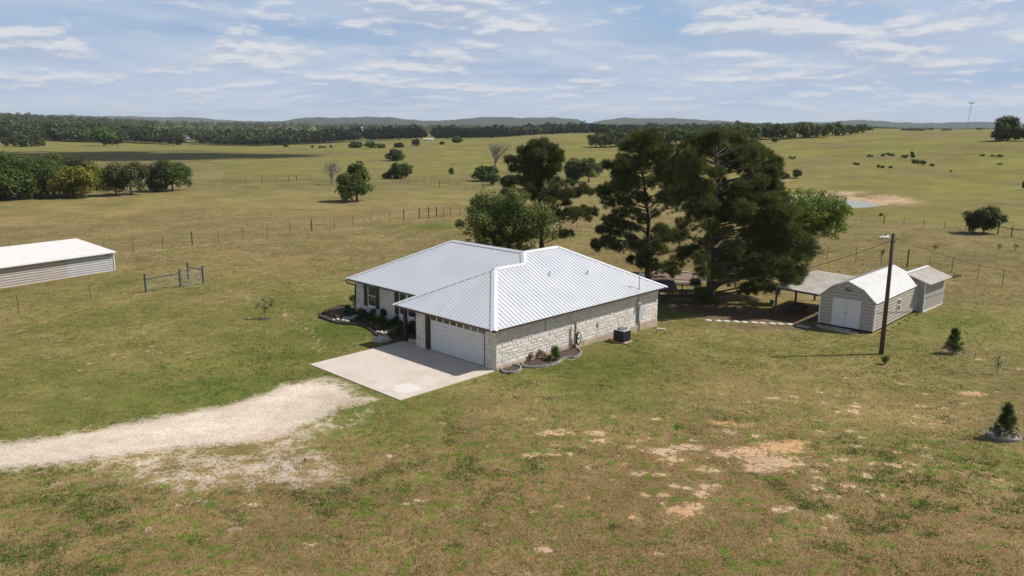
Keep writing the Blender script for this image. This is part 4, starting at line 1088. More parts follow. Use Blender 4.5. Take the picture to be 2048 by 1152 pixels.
t = MB(); t.tube([(0, 0, 0), (0, 0, .35)], .012, 5); t.rock((0, 0, .40), (.09, .09, .06), 5); o = t.build('garden_light', M['galv'], loc=CZ(425, 330)); tag(o, 'small grey garden light among the bed plants', 'garden light')
t = MB(); t.box(-.45, .45, -.1, .1, 0, .16); o = t.build('edging_block', M['plinth'], loc=hw(.25, 7.25, .08)); o.rotation_euler = (0, 0, TH + math.pi / 2); tag(o, 'pale masonry block at the edge of the porch', 'block')
# dark object on the lawn
plant('dark_weed_clump', at(690, 700), .16, .42, 'black' if False else 'darkoak', 'small blackish clump alone on the lawn left of the driveway', 'weed clump', leaf=.03, n=5, stem=False)
# side bed planting
plant('ornamental_grass', at(1112, 721) + [0, 0, .05], .85, 1.0, 'bright', 'bright green feathery clump in the side bed', 'plant', leaf=.04, n=12)
plant('leafy_plant', at(1097, 724) + [0, 0, .05], .45, .7, 'bright', 'lower green plant left of the feathery clump', 'plant', leaf=.035)
for (x, y, lab) in ((1060, 722, 'reddish bunch of stems at the left end of the side bed'), (1083, 718, 'reddish brown plants between the bunch and the green clump')):
    plant('reddish_plant', at(x, y) + [0, 0, .05], .50, .75, 'redflower', lab, 'plant', leaf=.025)
plant('vine', at(1142, 697) + [0, 0, .05], .85, .45, 'greyveg', 'dry grey vine climbing the hose post', 'vine', leaf=.025, dens=.6)
t = thing('hose_post', hw(6.4, -.22), 'wooden post with a green garden hose coiled on it', 'post', rz=TH)
mb = MB(); mb.bar((0, 0, -.2), (0, 0, 1.68), .10); mb.build('post', M['cedar'], t)
mb = MB()
for k in range(6):
    rr = .42 - .012 * k; mb.tube([(.17 + rr * .55 * math.cos(a), -.10 - .012 * k, .66 + rr * math.sin(a)) for a in np.linspace(0, 2 * math.pi, 22)], .015, 5, cap=False)
mb.build('hose', M['hose'], t, smooth=True)
mb = MB(); mb.tube([(.17, .0, .66), (.17, -.2, .66)], .07, 8); mb.bar((0, -.02, .66), (.2, -.02, .66), .05); mb.build('hose_bracket', M['galv'], t)
t = thing('garden_spigot', hw(7.45, -.06), 'small outdoor tap low on the stone side wall', 'tap', rz=TH)
mb = MB(); mb.tube([(0, 0, .38), (0, -.12, .38), (0, -.15, .30)], .02, 6); mb.build('pipe', M['galv'], t); mb = MB(); mb.rock((0, -.08, .44), (.05, .05, .02), 3); mb.build('handle', M['white'], t)
# air conditioner
t = thing('air_conditioner', hw(9.95, -1.05), 'dark air conditioner condenser on a pad by the side wall', 'air conditioner', rz=TH)
mb = MB(); mb.box(-.48, .48, -.48, .48, -.15, .07); mb.build('pad', M['plinth'], t)
mb = MB(); mb.box(-.38, .38, -.38, .38, .07, .74); case = mb.build('case', M['condenser'], t, bevel=.04)
mb = MB()
for k in range(11):
    z = .12 + k * .056; mb.box(-.395, .395, -.395, .395, z, z + .022)
mb.build('louvres', M['condenser'], case)
mb = MB(); mb.box(-.40, .40, -.40, .40, .745, .80); top = mb.build('top_cover', M['boxgrey'], t, bevel=.03)
mb = MB(); mb.tube([(0, 0, .79), (0, 0, .83)], .31, 20); mb.build('fan_opening', M['condenser'], top)
mb = MB()
for rr in (.10, .17, .24, .31): mb.tube([(rr * math.cos(a), rr * math.sin(a), .845) for a in np.linspace(0, 2 * math.pi, 18)], .008, 4, cap=False)
for k in range(6): a = k * math.pi / 3; mb.tube([(0, 0, .85), (.32 * math.cos(a), .32 * math.sin(a), .845)], .008, 4)
mb.rock((0, 0, .85), (.07, .07, .02), 3); mb.build('fan_guard', M['galv'], top)
a, b = at(1217, 681), at(1262, 692)
t = MB(); t.bar((0, 0, .05), tuple((b - a)[:2]) + (.05,), .08); o = t.build('timber_edging', M['cedar'], loc=a); tag(o, 'thin timber lying on the grass beside the air conditioner', 'timber')
t = MB(); t.box(-.28, .28, -.09, .09, 0, .07); o = t.build('splash_block', M['flag'], loc=at(1322, 659)); o.rotation_euler = (0, 0, -.35); tag(o, 'small white block lying on the grass past the house corner', 'block')

# ------------------------------------------------------------------ sheds, carport, pen
def frame(o, d): return math.atan2(d[1], d[0])


def clad(mb, a, b, z0, z1f, n, step=.2, prof=.034, sm_=None):
    """lapped siding boards between plan points a and b"""
    a = Vector(a); b = Vector(b); d = (b - a).normalized(); nn = Vector((d.y, -d.x, 0)); L = (b - a).length; z = z0
    while z < z1f(0.5 * L) - .01 or z < max(z1f(0), z1f(L)) - .01:
        t = min(z + step, max(z1f(s) for s in np.linspace(0, L, 9)))
        # clip to the gable line
        ss = [s for s in np.linspace(0, L, 61) if z1f(s) >= t - .001]
        if len(ss) >= 2:
            p, q = a + d * ss[0], a + d * ss[-1]; vs = []
            for (c, z_, o) in ((p, z, prof), (q, z, prof), (q, t, .002), (p, t, .002), (p, z, .0), (q, z, .0)): vs.append((c.x + nn.x * o, c.y + nn.y * o, z_))
            mb.add(vs, [(0, 1, 2, 3), (4, 5, 1, 0), (0, 3, 4), (1, 5, 2)])
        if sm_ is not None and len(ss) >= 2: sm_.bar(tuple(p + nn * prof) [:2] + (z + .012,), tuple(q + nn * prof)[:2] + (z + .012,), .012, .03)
        z += step


# barn shed: local frame x = across the front (left to right), y = back along its length
fr = at(1745, 667); bk = at(1829, 623); dv_ = (bk - fr)[:2]; LB = float(np.linalg.norm(dv_)); angY = math.atan2(dv_[1], dv_[0])
BW = 3.62; barn = thing('barn_shed', (fr[0], fr[1], fr[2]), 'beige sided barn shed with a white rounded gambrel roof and double doors', 'shed', rz=angY - math.pi / 2)
EH, KH, PH = 2.13, 2.82, 3.25; KX = .80
prof_pts = [(0, EH), (-KX, KH), (-BW / 2, PH), (-BW + KX, KH), (-BW, EH)]
gz = lambda s: float(np.interp(s, [0, KX, BW / 2, BW - KX, BW], [EH, KH, PH, KH, EH]))
mb = MB(); core = [(0, .12), (0, EH - .01), (-KX, KH - .01), (-BW / 2, PH - .01), (-BW + KX, KH - .01), (-BW, EH - .01), (-BW, .12)]
vs = [(x, .0, z) for x, z in core] + [(x, LB, z) for x, z in core]; n = len(core)
mb.add(vs, [tuple(range(n))[::-1], tuple(range(n, 2 * n))] + [(i, (i + 1) % n, n + (i + 1) % n, n + i) for i in range(n)])
wl = mb.build('wall', M['siding'], barn)
M['lap_shade'] = mat('painted_lap_shade', (.20, .175, .15), .7)  # dark colour for strips that paint in the shadow lines under the laps
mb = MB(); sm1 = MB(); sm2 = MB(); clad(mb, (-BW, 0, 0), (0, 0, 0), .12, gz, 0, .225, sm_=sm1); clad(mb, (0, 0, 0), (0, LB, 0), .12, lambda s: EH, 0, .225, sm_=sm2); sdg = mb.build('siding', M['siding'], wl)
for q_ in (sm1, sm2): q_.build('lap_shade_strips', M['lap_shade'], wl)
for x in (-BW, 0): mb = MB(); mb.box(x - .03, x + .05, -.045, .05, .10, EH); mb.build('corner_trim', M['wframe'], barn)
mb = MB(); mb.box(-.02, .05, LB - .08, LB + .03, .10, EH); mb.build('corner_trim', M['wframe'], barn)
mb = MB(); pr = [(.10, EH - .10), (-KX + .02, KH + .02), (-BW / 2, PH + .03), (-BW + KX - .02, KH + .02), (-BW - .10, EH - .10)]
for (p, q) in zip(pr[:-1], pr[1:]):
    mb.slab([(p[0], -.10, p[1]), (p[0], LB + .10, p[1]), (q[0], LB + .10, q[1]), (q[0], -.10, q[1])], .03)
    y = .15
    while y < LB: mb.bar((p[0], y, p[1] + .012), (q[0], y, q[1] + .012), .05, .03); y += .46
rf = mb.build('roof', M['shedroof'], barn)
mb = MB()
for (p, q) in zip(pr[:-1], pr[1:]): mb.bar((p[0], -.115, p[1] - .05), (q[0], -.115, q[1] - .05), .025, .10)
mb.build('gable_trim', M['galv'], barn)
for s in (0, 1):
    mb = MB(); x0 = -BW / 2 - .87 + s * .88; mb.box(x0, x0 + .86, -.07, -.03, .22, 1.98)
    for (p, q, r_, t_) in ((x0 + .04, x0 + .82, .26, .34), (x0 + .04, x0 + .82, 1.86, 1.94)): mb.box(p, q, -.085, -.071, r_, t_)
    dr = mb.build('door', M['white'], barn)
    mb = MB(); mb.rock((-BW / 2 + (.05 if s else -.07), -.11, 1.1), (.03, .03, .05), 2); mb.build('handle', M['galv'], dr)
mb = MB(); mb.box(-BW / 2 - .93, -BW / 2 - .88, -.075, -.02, .14, 2.04); mb.box(-BW / 2 + .88, -BW / 2 + .93, -.075, -.02, .14, 2.04); mb.box(-BW / 2 - .88, -BW / 2 + .88, -.075, -.02, 1.99, 2.04); mb.box(-BW / 2 - .88, -BW / 2 + .88, -.075, -.02, .14, .21); mb.build('door_frame', M['wframe'], barn)
wy = LB * .50; mb = MB()
for (y0, y1, z0, z1) in ((wy, wy + .07, .72, 1.62), (wy + .63, wy + .70, .72, 1.62), (wy + .07, wy + .63, .72, .79), (wy + .07, wy + .63, 1.55, 1.62), (wy + .07, wy + .63, 1.14, 1.19)): mb.box(.015, .06, y0, y1, z0, z1)
wn = mb.build('window', M['wframe'], barn); mb = MB(); mb.box(.02, .04, wy + .07, wy + .63, .79, 1.14); mb.box(.02, .035, wy + .07, wy + .63, 1.19, 1.55); mb.build('pane', M['glass'], wn)
mb = MB(); mb.box(-BW + .1, -.1, .1, LB - .1, -.1, .13); mb.build('skid_base', M['brown'], barn)
o = plant('wreath', (0, 0, 0), .30, .62, 'oak', 'green leafy wreath hung high on the front gable of the barn shed', 'wreath', leaf=.03, n=7, stem=False)
w_ = barn.matrix_basis @ Vector((-BW / 2, -.14, 2.55)); o.location = w_; 
t = MB(); t.rock((0, 0, 0), (.07, .06, .07), 3); o = t.build('lamp', M['wframe'], barn, loc=(-BW / 2, -.10, 3.0))

# small grooved shed behind it
sa = at(1845, 625); sb_ = at(1883, 608); dd = (sb_ - sa)[:2]; SL = float(np.linalg.norm(dd)); SW = 2.7
shed = thing('garden_shed', tuple(sa), 'small pale grooved shed with a low metal roof behind the barn shed', 'shed', rz=math.atan2(dd[1], dd[0]) - math.pi / 2)
SH = 2.28; mb = MB(); mb.add([(x, y, z) for y in (0, SL) for (x, z) in ((0, -.1), (0, SH), (-SW / 2, SH + .42), (-SW, SH), (-SW, -.1))], [(4, 3, 2, 1, 0), (5, 6, 7, 8, 9), (0, 1, 6, 5), (1, 2, 7, 6), (2, 3, 8, 7), (3, 4, 9, 8), (4, 0, 5, 9)])
wl = mb.build('wall', M['grooves'], shed)
mb = MB(); y = .1
while y < SL - .1: mb.box(.0, .012, y, y + .08, .02, SH - .05); y += .10
x = -SW + .1
while x < -.12: mb.box(x, x + .16, -.012, 0, .02, SH - .02); x += .2
mb.build('panel_boards', M['grooves'], wl)
for (x, y) in ((-SW, 0), (0, 0), (0, SL)): mb = MB(); mb.box(x - .05, x + .03, y - .03, y + .06, -.08, SH - .02); mb.build('corner_trim', M['wframe'], shed)
mb = MB(); mb.box(.013, .035, .06, SL, -.02, .10); mb.build('base_board', M['wframe'], shed)
mb = MB()
for sgn in (0, 1):
    xa, xb = (.42, -SW / 2) if sgn == 0 else (-SW - .42, -SW / 2); za = SH - .08
    mb.slab([(xa, -.32, za), (xa, SL + .3, za), (xb, SL + .3, SH + .50), (xb, -.32, SH + .50)], .035)
    y = -.2
    while y < SL + .3: mb.bar((xa, y, za + .012), (xb, y, SH + .512), .04, .02); y += .3
rf = mb.build('roof', M['carport'], shed)
mb = MB(); mb.bar((-SW / 2, -.34, SH + .53), (-SW / 2, SL + .32, SH + .53), .30, .03); mb.build('ridge_cap', M['shedroof'], rf)

# flat carport between the pines and the barn shed
cA, cB, cC = at_z(1552, 572.5, 1.75), at_z(1637, 588, 1.62), at_z(1631, 540, 1.95); cD = cB + (cC - cA)
cz = float(hgt(cA[0], cA[1])); cp = thing('carport', (cA[0], cA[1], cz), 'open carport with a flat weathered metal roof beside the barn shed', 'carport')
L_ = lambda P, dz=0: (P[0] - cA[0], P[1] - cA[1], P[2] - cz + dz)
mb = MB(); mb.slab([L_(cA), L_(cB), L_(cD), L_(cC)], .04)
A3, B3, C3_, D3 = Vector(L_(cA)), Vector(L_(cB)), Vector(L_(cC)), Vector(L_(cD))
for k in range(1, 22): f = k / 22; mb.bar(A3.lerp(C3_, f) + Vector((0, 0, .01)), B3.lerp(D3, f) + Vector((0, 0, .01)), .04, .025)
mb.build('roof', M['carport'], cp)
mb = MB(); dn = Vector((0, 0, -.10))
mb.bar(A3 + dn, B3 + dn, .06, .12); mb.bar(A3 + dn * 1.05, C3_ + dn * 1.05, .06, .12); mb.bar(C3_ + dn, D3 + dn, .06, .12)
for f in (.33, .66): mb.bar(A3.lerp(C3_, f) + dn, B3.lerp(D3, f) + dn, .05, .10)
mb.build('beam', M['drywood'], cp)
for P in (A3.lerp(B3, .03), A3.lerp(C3_, .52), C3_.lerp(D3, .04), C3_.lerp(D3, .95), B3.lerp(D3, .5)):
    gx, gy = P.x + cA[0], P.y + cA[1]; mb = MB(); mb.bar((P.x, P.y, float(hgt(gx, gy)) - cz - .1), (P.x, P.y, P.z - .06), .12); mb.build('post', M['drywood'], cp)
p = at(1543, 609); t = thing('watering_can', tuple(p), 'green watering can near the front post of the carport', 'watering can')
mb = MB(); mb.tube([(0, 0, 0), (0, 0, .34)], [.15, .13], 12); mb.build('body', M['green'], t); mb = MB(); mb.tube([(.12, 0, .1), (.3, 0, .38)], [.03, .02], 6); mb.build('spout', M['green'], t); mb = MB(); mb.tube([(-.13, 0, .08), (-.26, 0, .25), (0, 0, .45), (.1, 0, .34)], .015, 5); mb.build('handle', M['green'], t)
t = MB(); t.rock((0, 0, .2), (.8, .5, .4), 8); o = t.build('storage_pile', M['drywood'], loc=(at(1610, 630) + [0, 1.5, 0])); tag(o, 'dark heap stored in the shade under the carport', 'pile')

# timber pen with dark roof behind the house corner
p0, p1 = at(1318, 607), at(1398, 607); t = thing('animal_pen', tuple(p0), 'low dark roofed timber pen in the shade past the house corner', 'pen')
ex = Vector(p1 - p0); ex.z = 0; L = ex.length; ex.normalize(); ey = Vector((-ex.y, ex.x, 0)); ey = (ey + ex * .15).normalized()
W_ = lambda a, b, z: tuple(ex * a + ey * b + Vector((0, 0, z)))
for a in (0, L * .33, L * .66, L):
    for b in (0, 2.4): mb = MB(); mb.bar(W_(a, b, -.2), W_(a, b, 1.0), .08); mb.build('post', M['drywood'], t)
mb = MB()
for b in (0, 2.4):
    for z in (.12, .55, .95): mb.bar(W_(0, b, z), W_(L, b, z), .04, .09)
for a in (0, L):
    for z in (.14, .57, .93): mb.bar(W_(a, 0, z), W_(a, 2.4, z), .04, .09)
mb.build('rail', M['drywood'], t)
mb = MB(); mb.slab([W_(-.3, -.1, 1.05), W_(L * .45, -.1, 1.08), W_(L * .45, 2.6, 1.3), W_(-.3, 2.6, 1.3)], .04); mb.build('roof', M['black'], t)
# ring-edged red gravel bed behind the house
def ring(cx, cy, rx, ry, n=14):
    c = at(cx, cy); return [(c[0] + rx * math.cos(2 * math.pi * k / n), c[1] + ry * math.sin(2 * math.pi * k / n), c[2]) for k in range(n)]
bed('flower_bed', ring(1352, 556, 3.0, 2.6), 'round pale edged bed of red gravel behind the house under the pines', M['redsoil'], M['flag'], eh=.14, ew=.16, step=.4)
# windmill-like swing frame seen past the roof
p = at(1271, 530); t = thing('metal_frame', tuple(p), 'slender dark metal frame standing between the roof and the open pine', 'frame')
for s in (-1, 1):
    mb = MB(); mb.tube([(s * .28, 0, 0), (s * .05, 0, 1.9)], .02, 5); mb.build('leg', M['rust'], t)
mb = MB(); mb.bar((-.16, 0, .9), (.16, 0, .9), .02); mb.build('crossbar', M['rust'], t)

# stepping stones
SP = [(1417 + 18.0 * k + (2 if k % 2 else 0), 641.2 + .9 * k) for k in range(10)]
for k, (x, y) in enumerate(SP):
    R = random.Random(k); m = MB(); m.box(-.20, .20, -.20, .20, 0, .045); o = m.build('stepping_stone', M['flag'], loc=at(x, y)); o.rotation_euler = (0, 0, TH + R.uniform(-.3, .3))
    tag(o, 'white square stepping stone in the row leading from the pine to the shed', 'stepping stone', 'stepping stones to the shed')
k = 0
for q in ((1600, 652), (1612, 655), (1648, 655), (1660, 658), (1655, 652.5), (1672, 661), (1668, 655.5), (1684, 664), (1681, 658.5), (1696, 666), (1694, 661.5), (1708, 667), (1640, 651.5)):
    R = random.Random(50 + k); k += 1; m = MB(); m.box(-R.uniform(.22, .3), R.uniform(.22, .3), -.2, .2, 0, .05); o = m.build('paving_stone', M['stone'], loc=at(*q)); o.rotation_euler = (0, 0, angY + R.uniform(-.2, .2))
    tag(o, 'flat pale paving stone in the patch before the shed doors', 'paving stone', 'paving stones before the shed doors')
R = random.Random(9)
for k in range(7):
    f = k / 6; q = (fr * (1 - f * .85) + bk * f * .85); plant('weed_clump', (q[0] + .38, q[1] - .34, float(hgt(q[0] + .38, q[1] - .34))), R.uniform(.12, .26), R.uniform(.3, .6), 'darkoak', 'low dark weed clump along the right wall of the barn shed', 'weeds', 'weeds along the barn shed wall', leaf=.035, n=5, stem=False)

# long low shed at the left edge
q0 = at_z(228.8, 540.6, float(at(228.8, 540.6)[2])); q1 = at(0, 577); dl = (q1 - q0)[:2]; dl /= np.linalg.norm(dl)
ls = thing('long_shed', tuple(q0), 'long low shed with pale lapped walls and a plain white roof at the left edge', 'shed', rz=math.atan2(dl[1], dl[0]) - math.pi / 2)
LL, LW, LH = 17.0, 5.2, 1.72                # y runs towards the camera-left, x>0 faces away
inv = Matrix.Rotation(-(math.atan2(dl[1], dl[0]) - math.pi / 2), 3, 'Z')
bkc = inv @ Vector(at_z(188, 474, q0[2] + 2.35) - q0); sx = 1 if bkc.x > 0 else -1; LW = abs(bkc.x)
X0, X1 = (0, sx * LW)
mb = MB(); mb.add([(x, y, z) for y in (0, LL) for (x, z) in ((0, -.3), (0, LH), (X1, LH + .62), (X1, -.3))], [(0, 1, 2, 3), (7, 6, 5, 4), (0, 4, 5, 1), (1, 5, 6, 2), (2, 6, 7, 3)])
wl = mb.build('wall', M['siding'], ls)
def lap(y0, y1, mt):
    m = MB(); s2_ = MB(); z = -.05
    while z < LH - .05:
        t_ = min(z + .21, LH - .02); o_ = -.03 * sx
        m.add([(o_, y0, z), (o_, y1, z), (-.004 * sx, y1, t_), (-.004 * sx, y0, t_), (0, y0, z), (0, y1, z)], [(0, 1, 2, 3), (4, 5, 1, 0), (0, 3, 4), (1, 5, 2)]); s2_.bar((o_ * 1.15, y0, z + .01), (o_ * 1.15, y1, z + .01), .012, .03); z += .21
    s2_.build('lap_shade_strips', M['lap_shade'], wl); return m.build('siding', mt, wl)  # strips coloured dark in place of lap shadow
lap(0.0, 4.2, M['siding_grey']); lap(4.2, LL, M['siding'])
mb = MB(); mb.slab([(-.35 * sx, -.12, LH + .02), (-.35 * sx, LL, LH + .02), (X1 + .15 * sx, LL, LH + .68), (X1 + .15 * sx, -.12, LH + .68)], .05); mb.build('roof', M['shedroof'], ls)
mb = MB(); mb.bar((-.06 * sx, -.02, -.1), (-.06 * sx, -.02, LH), .07); mb.bar((-.37 * sx, -.12, LH - .02), (-.37 * sx, LL, LH - .02), .03, .10); mb.build('trim', M['wframe'], ls)
mb = MB()
for y in (.5, 4.4): mb.bar((-.3 * sx, y, LH - .06), (-.02 * sx, y + .15, LH - .35), .03)
mb.build('bracket', M['rust'], ls)

# ------------------------------------------------------------------ fences
def fence(label, posts, wires=(.25, .5, .75, 1.0, 1.15), woven=False):
    """posts: list of (x,y,z,h,r,matname); wires run post to post"""
    b = posts[0]; o = thing('wire_fence', (b[0], b[1], b[2]), label, 'fence'); w = MB()
    for (x, y, z, h, r, mt) in posts:
        m = MB(); m.tube([(x - b[0], y - b[1], z - b[2] - .3), (x - b[0] + rnd.uniform(-.03, .03), y - b[1], z - b[2] + h)], [r, r * .92], 6); m.build('post', M[mt], o)
    for p, q in zip(posts[:-1], posts[1:]):
        for k in wires:
            w.bar((p[0] - b[0], p[1] - b[1], p[2] - b[2] + k * p[3] * .95), (q[0] - b[0], q[1] - b[1], q[2] - b[2] + k * q[3] * .95), .006)
    w.build('wire', M['wire'], o); return o


def post_at(px, py, h=1.3, thick=False, mt=None): p = at(px, py); return (*p, h, .075 if thick else .028, mt or ('post' if thick else 'rust'))


FA = [(210, 513, 0), (267.3, 504.7, 0), (326, 498.6, 0), (385, 490, 1), (437, 484.4, 0), (486.6, 479, 0), (535, 473.4, 0), (580.6, 468, 0), (624, 462.5, 1), (669, 457.6, 0), (706.5, 452.7, 0), (742, 447.8, 0), (779.5, 443.7, 0), (807.6, 439.8, 1), (838.9, 437.3, 1)]
fence('long wire fence on mixed posts running from the long shed to the farm gate', [post_at(x, y, 1.5 if t_ else 1.38, t_) for x, y, t_ in FA])
pr_ = [at(838.9, 437.3), at(857.4, 435.8), at(872.8, 434.4), at(886.7, 433), at(902, 431.8)]
o = thing('timber_brace', tuple(pr_[0]), 'timber brace of two stout posts and a top rail beside the farm gate', 'fence brace'); mb = MB()
for i in (1, 2): d_ = pr_[i] - pr_[0]; m = MB(); m.tube([(d_[0], d_[1], d_[2] - .3), (d_[0], d_[1], d_[2] + 1.55)], .08, 7); m.build('post', M['post'], o)
d_ = pr_[2] - pr_[0]; mb.bar((0, 0, 1.35), (d_[0], d_[1], d_[2] + 1.4), .10); mb.build('rail', M['palebark'], o)
o = thing('farm_gate', tuple(pr_[2]), 'rusty pipe farm gate with horizontal rails left of the round broadleaf tree', 'gate'); mb = MB(); e_ = pr_[4] - pr_[2]
for z in (.2, .5, .8, 1.1, 1.35): mb.bar((0, 0, z), (e_[0], e_[1], e_[2] + z), .035)
mb.build('rail', M['rust'], o)
for f in (.02, .5, .98): m = MB(); m.bar(tuple(e_ * f + [0, 0, 0]), tuple(e_ * f + [0, 0, 1.4]), .06); m.build('upright', M['rust'], o)
FB = [(920, 431), (985, 438), (1060, 446), (1153.9, 457), (1215, 462), (1280, 469), (1345, 477), (1410, 485), (1475, 493), (1540, 502), (1600, 510), (1655, 517), (1711, 524.2), (1762, 529), (1814, 534), (1858, 540), (1903, 545.3), (1955, 558), (2004.5, 571.6), (2056, 584), (2110, 598)]
fence('wire fence passing behind the pines and the sheds to the right edge', [post_at(x, y, 1.35 if x != 1814 else 1.75, x in (1814,)) for x, y in FB])
FC = [(1675, 439), (1722.6, 442.5), (1767.7, 447), (1807, 450), (1847, 454.7), (1888, 459.5), (1930, 463), (1965, 466), (1995.5, 469)]
fence('wire fence between the pond and the viny thicket', [post_at(x, y, 1.2, x in (1767.7, 1995.5)) for x, y in FC], wires=(.3, .6, .95))
a, b, c = at(1995.5, 469), at(2022, 474.5), at(2060, 478); o = thing('timber_brace', tuple(a), 'dark timber brace with a rail right of the viny thicket', 'fence brace')
for q in (a, b, c): d_ = q - a; m = MB(); m.tube([(d_[0], d_[1], d_[2] - .2), (d_[0], d_[1], d_[2] + 1.35)], .07, 6); m.build('post', M['post'], o)
mb = MB(); mb.bar((0, 0, 1.0), tuple(b - a + [0, 0, 1.0]), .08); mb.bar(tuple(b - a + [0, 0, 1.0]), tuple(c - a + [0, 0, 1.0]), .08); mb.build('rail', M['post'], o)
FD = [(-20, 398), (36, 396), (95, 391), (334, 380), (390, 377), (428, 374.6), (447, 373), (470, 371.5), (492, 370), (524.4, 367), (552, 365), (578, 363.6), (593.5, 362), (620, 360), (660, 356), (700, 355), (735, 356), (758.8, 358.5), (772, 359.5), (786.5, 361), (801, 362.5), (817.4, 365), (832.5, 367), (848.6, 369), (862, 371), (879.6, 374.2), (897.5, 376), (914, 377.5), (930, 378.5), (947.8, 379.5), (965, 381), (1000, 383), (1040, 386)]
fence('distant wire fence crossing the pasture behind the stacked green trees', [post_at(x, y, 1.45, x in (578, 593.5, 801, 879.6, 965, 524.4)) for x, y in FD], wires=(.35, .65, .95))
FE = [(1120, 402), (1181, 408), (1230, 413), (1290, 420), (1350, 427), (1420, 434)]
fence('short stretch of wire fence glimpsed between the pines', [post_at(x, y, 1.2, 0) for x, y in FE], wires=(.3, .6, .95))
# near-left posts
def T_(x, y, h): p = at(x, y); return (*p, h, .024, 'tpost')
fence('thin steel post fence in the yard in front of the long shed', [T_(-60, 660, 1.3), T_(38, 627, 1.34), T_(182, 602, 1.3), T_(290.5, 585, 1.3)])
# blue-green gate frame
g1, g2, g3, g4 = at(292, 585), at(361, 574), at(407, 567), at(377, 559); o = thing('yard_gate', tuple(g1), 'blue green post and rail frame with a small wire gate standing in the yard', 'gate')
M['gatepaint'] = mat('blue_green_paint', (.055, .10, .105), .6, (.035, .06, .06), 8)
for q in (g1, g2, g3, g4): d_ = q - g1; m = MB(); m.tube([(d_[0], d_[1], d_[2] - .2), (d_[0], d_[1], d_[2] + 1.48)], .07, 8); m.build('post', M['gatepaint'], o)
V_ = lambda q, z: tuple(q - g1 + [0, 0, z])
mb = MB(); mb.bar(V_(g1, 1.05), V_(g2, 1.12), .07); mb.bar(V_(g4, 1.1), V_(g3, 1.12), .07); mb.bar(V_(g2, 1.3), V_(g3, 1.32), .05); mb.build('rail', M['gatepaint'], o)
mb = MB(); e0 = g2 + (g3 - g2) * .10; e1 = g2 + (g3 - g2) * .93
for z in (.12, 1.02): mb.bar(V_(e0, z), V_(e1, z), .05)
for q in (e0, e1): mb.bar(V_(q, .12), V_(q, 1.02), .05)
gt = mb.build('gate_leaf', M['galv'], o)
mb = MB()
for k in range(1, 16): q = e0 + (e1 - e0) * k / 16; mb.bar(V_(q, .12), V_(q, 1.02), .008)
for z in np.arange(.2, 1., .11): mb.bar(V_(e0, z), V_(e1, z), .008)
for k in range(1, 26): q = g1 + (g2 - g1) * k / 26; mb.bar(V_(q, .05), V_(q, 1.02), .006)
for z in np.arange(.1, 1., .12): mb.bar(V_(g1, z), V_(g2, z), .006)
mb.build('wire_mesh', M['galv'], gt)

# ------------------------------------------------------------------ utility pole, lamp, wires
pb = at(1763, 708); ptop = np.array([*at_z(1787, 467, 0)]); r = ray(1787, 467); k = pb[1] / r[1]; T = Vector((r[0] * k, pb[1], H + r[2] * k)) - Vector(pb)
pole = thing('utility_pole', tuple(pb), 'tall brown timber utility pole with a security light beside the barn shed', 'utility pole')
mb = MB(); mb.tube([(-.02, 0, -.3), tuple(T * .5), tuple(T)], [.135, .115, .092], 12); pl = mb.build('pole', M['post'], pole, smooth=True)
la = T * .965; mb = MB(); mb.tube([la, la + Vector((-.30, -.15, .08)), la + Vector((-.5, -.2, .10))], .022, 6); mb.build('lamp_arm', M['galv'], pole)
lh = la + Vector((-.62, -.22, .07)); mb = MB(); mb.rock(lh, (.30, .14, .07), 2, 10, 6); mb.rock(lh + Vector((.16, 0, .06)), (.12, .09, .08), 3, 8, 4); lm = mb.build('street_light', M['wframe'], pole, smooth=True)
mb = MB(); mb.rock(lh + Vector((-.25, -.02, -.03)), (.22, .12, .05), 5, 8, 4); mb.build('lens', M['galv'], lm, smooth=True); mb = MB(); mb.tube([lh + Vector((.1, 0, .1)), lh + Vector((.1, 0, .2))], .04, 6); mb.build('photocell', M['condenser'], lm)
mb = MB(); mb.tube([T * .93 + Vector((.09, -.02, 0)), T * .955 + Vector((.2, -.04, .05))], .03, 6); mb.tube([T * .93 + Vector((-.11, 0, 0)), T * .94 + Vector((-.2, 0, 0))], .03, 6); mb.build('insulator', M['galv'], pole)


def wire(label, p, q, sag, r=.018, name='power_line', mt='rust'):
    p = Vector(p); q = Vector(q); m = MB(); pts = [p.lerp(q, t) - p - Vector((0, 0, sag * 4 * t * (1 - t))) for t in np.linspace(0, 1, 19)]
    m.tube(pts, r, 5); o = m.build(name, M[mt], loc=p); tag(o, label, 'wire'); return o


Tw = Vector(pb) + T
mastw = Vector(hw(12.9, -.22)); mastw.z = 3.58
wire('overhead service wire sagging from the pole to the house mast', Tw - Vector((.2, 0, .45)), mastw, 1.15)
r = ray(2055, 547); k = 78 / r[1]; wire('overhead wire running from the pole out past the right edge', Tw + Vector((.15, 0, -.3)), (r[0] * k, 78, H + r[2] * k), .35, r=.016)
# guy stake and rod in the grass at right
a = at(1960, 692); r_ = MB(); r_.tube([(0, 0, 0), (1.0, .9, .75)], .012, 5); o = r_.build('leaning_rod', M['rust'], loc=a); tag(o, 'thin rusty rod leaning out of the grass between two small trees', 'rod')
a = at(1949, 718); r_ = MB(); r_.tube([(0, 0, 0), (0, 0, .38)], .02, 5); o = r_.build('stake', M['rust'], loc=a); tag(o, 'short stake in the grass between the wired saplings', 'stake')


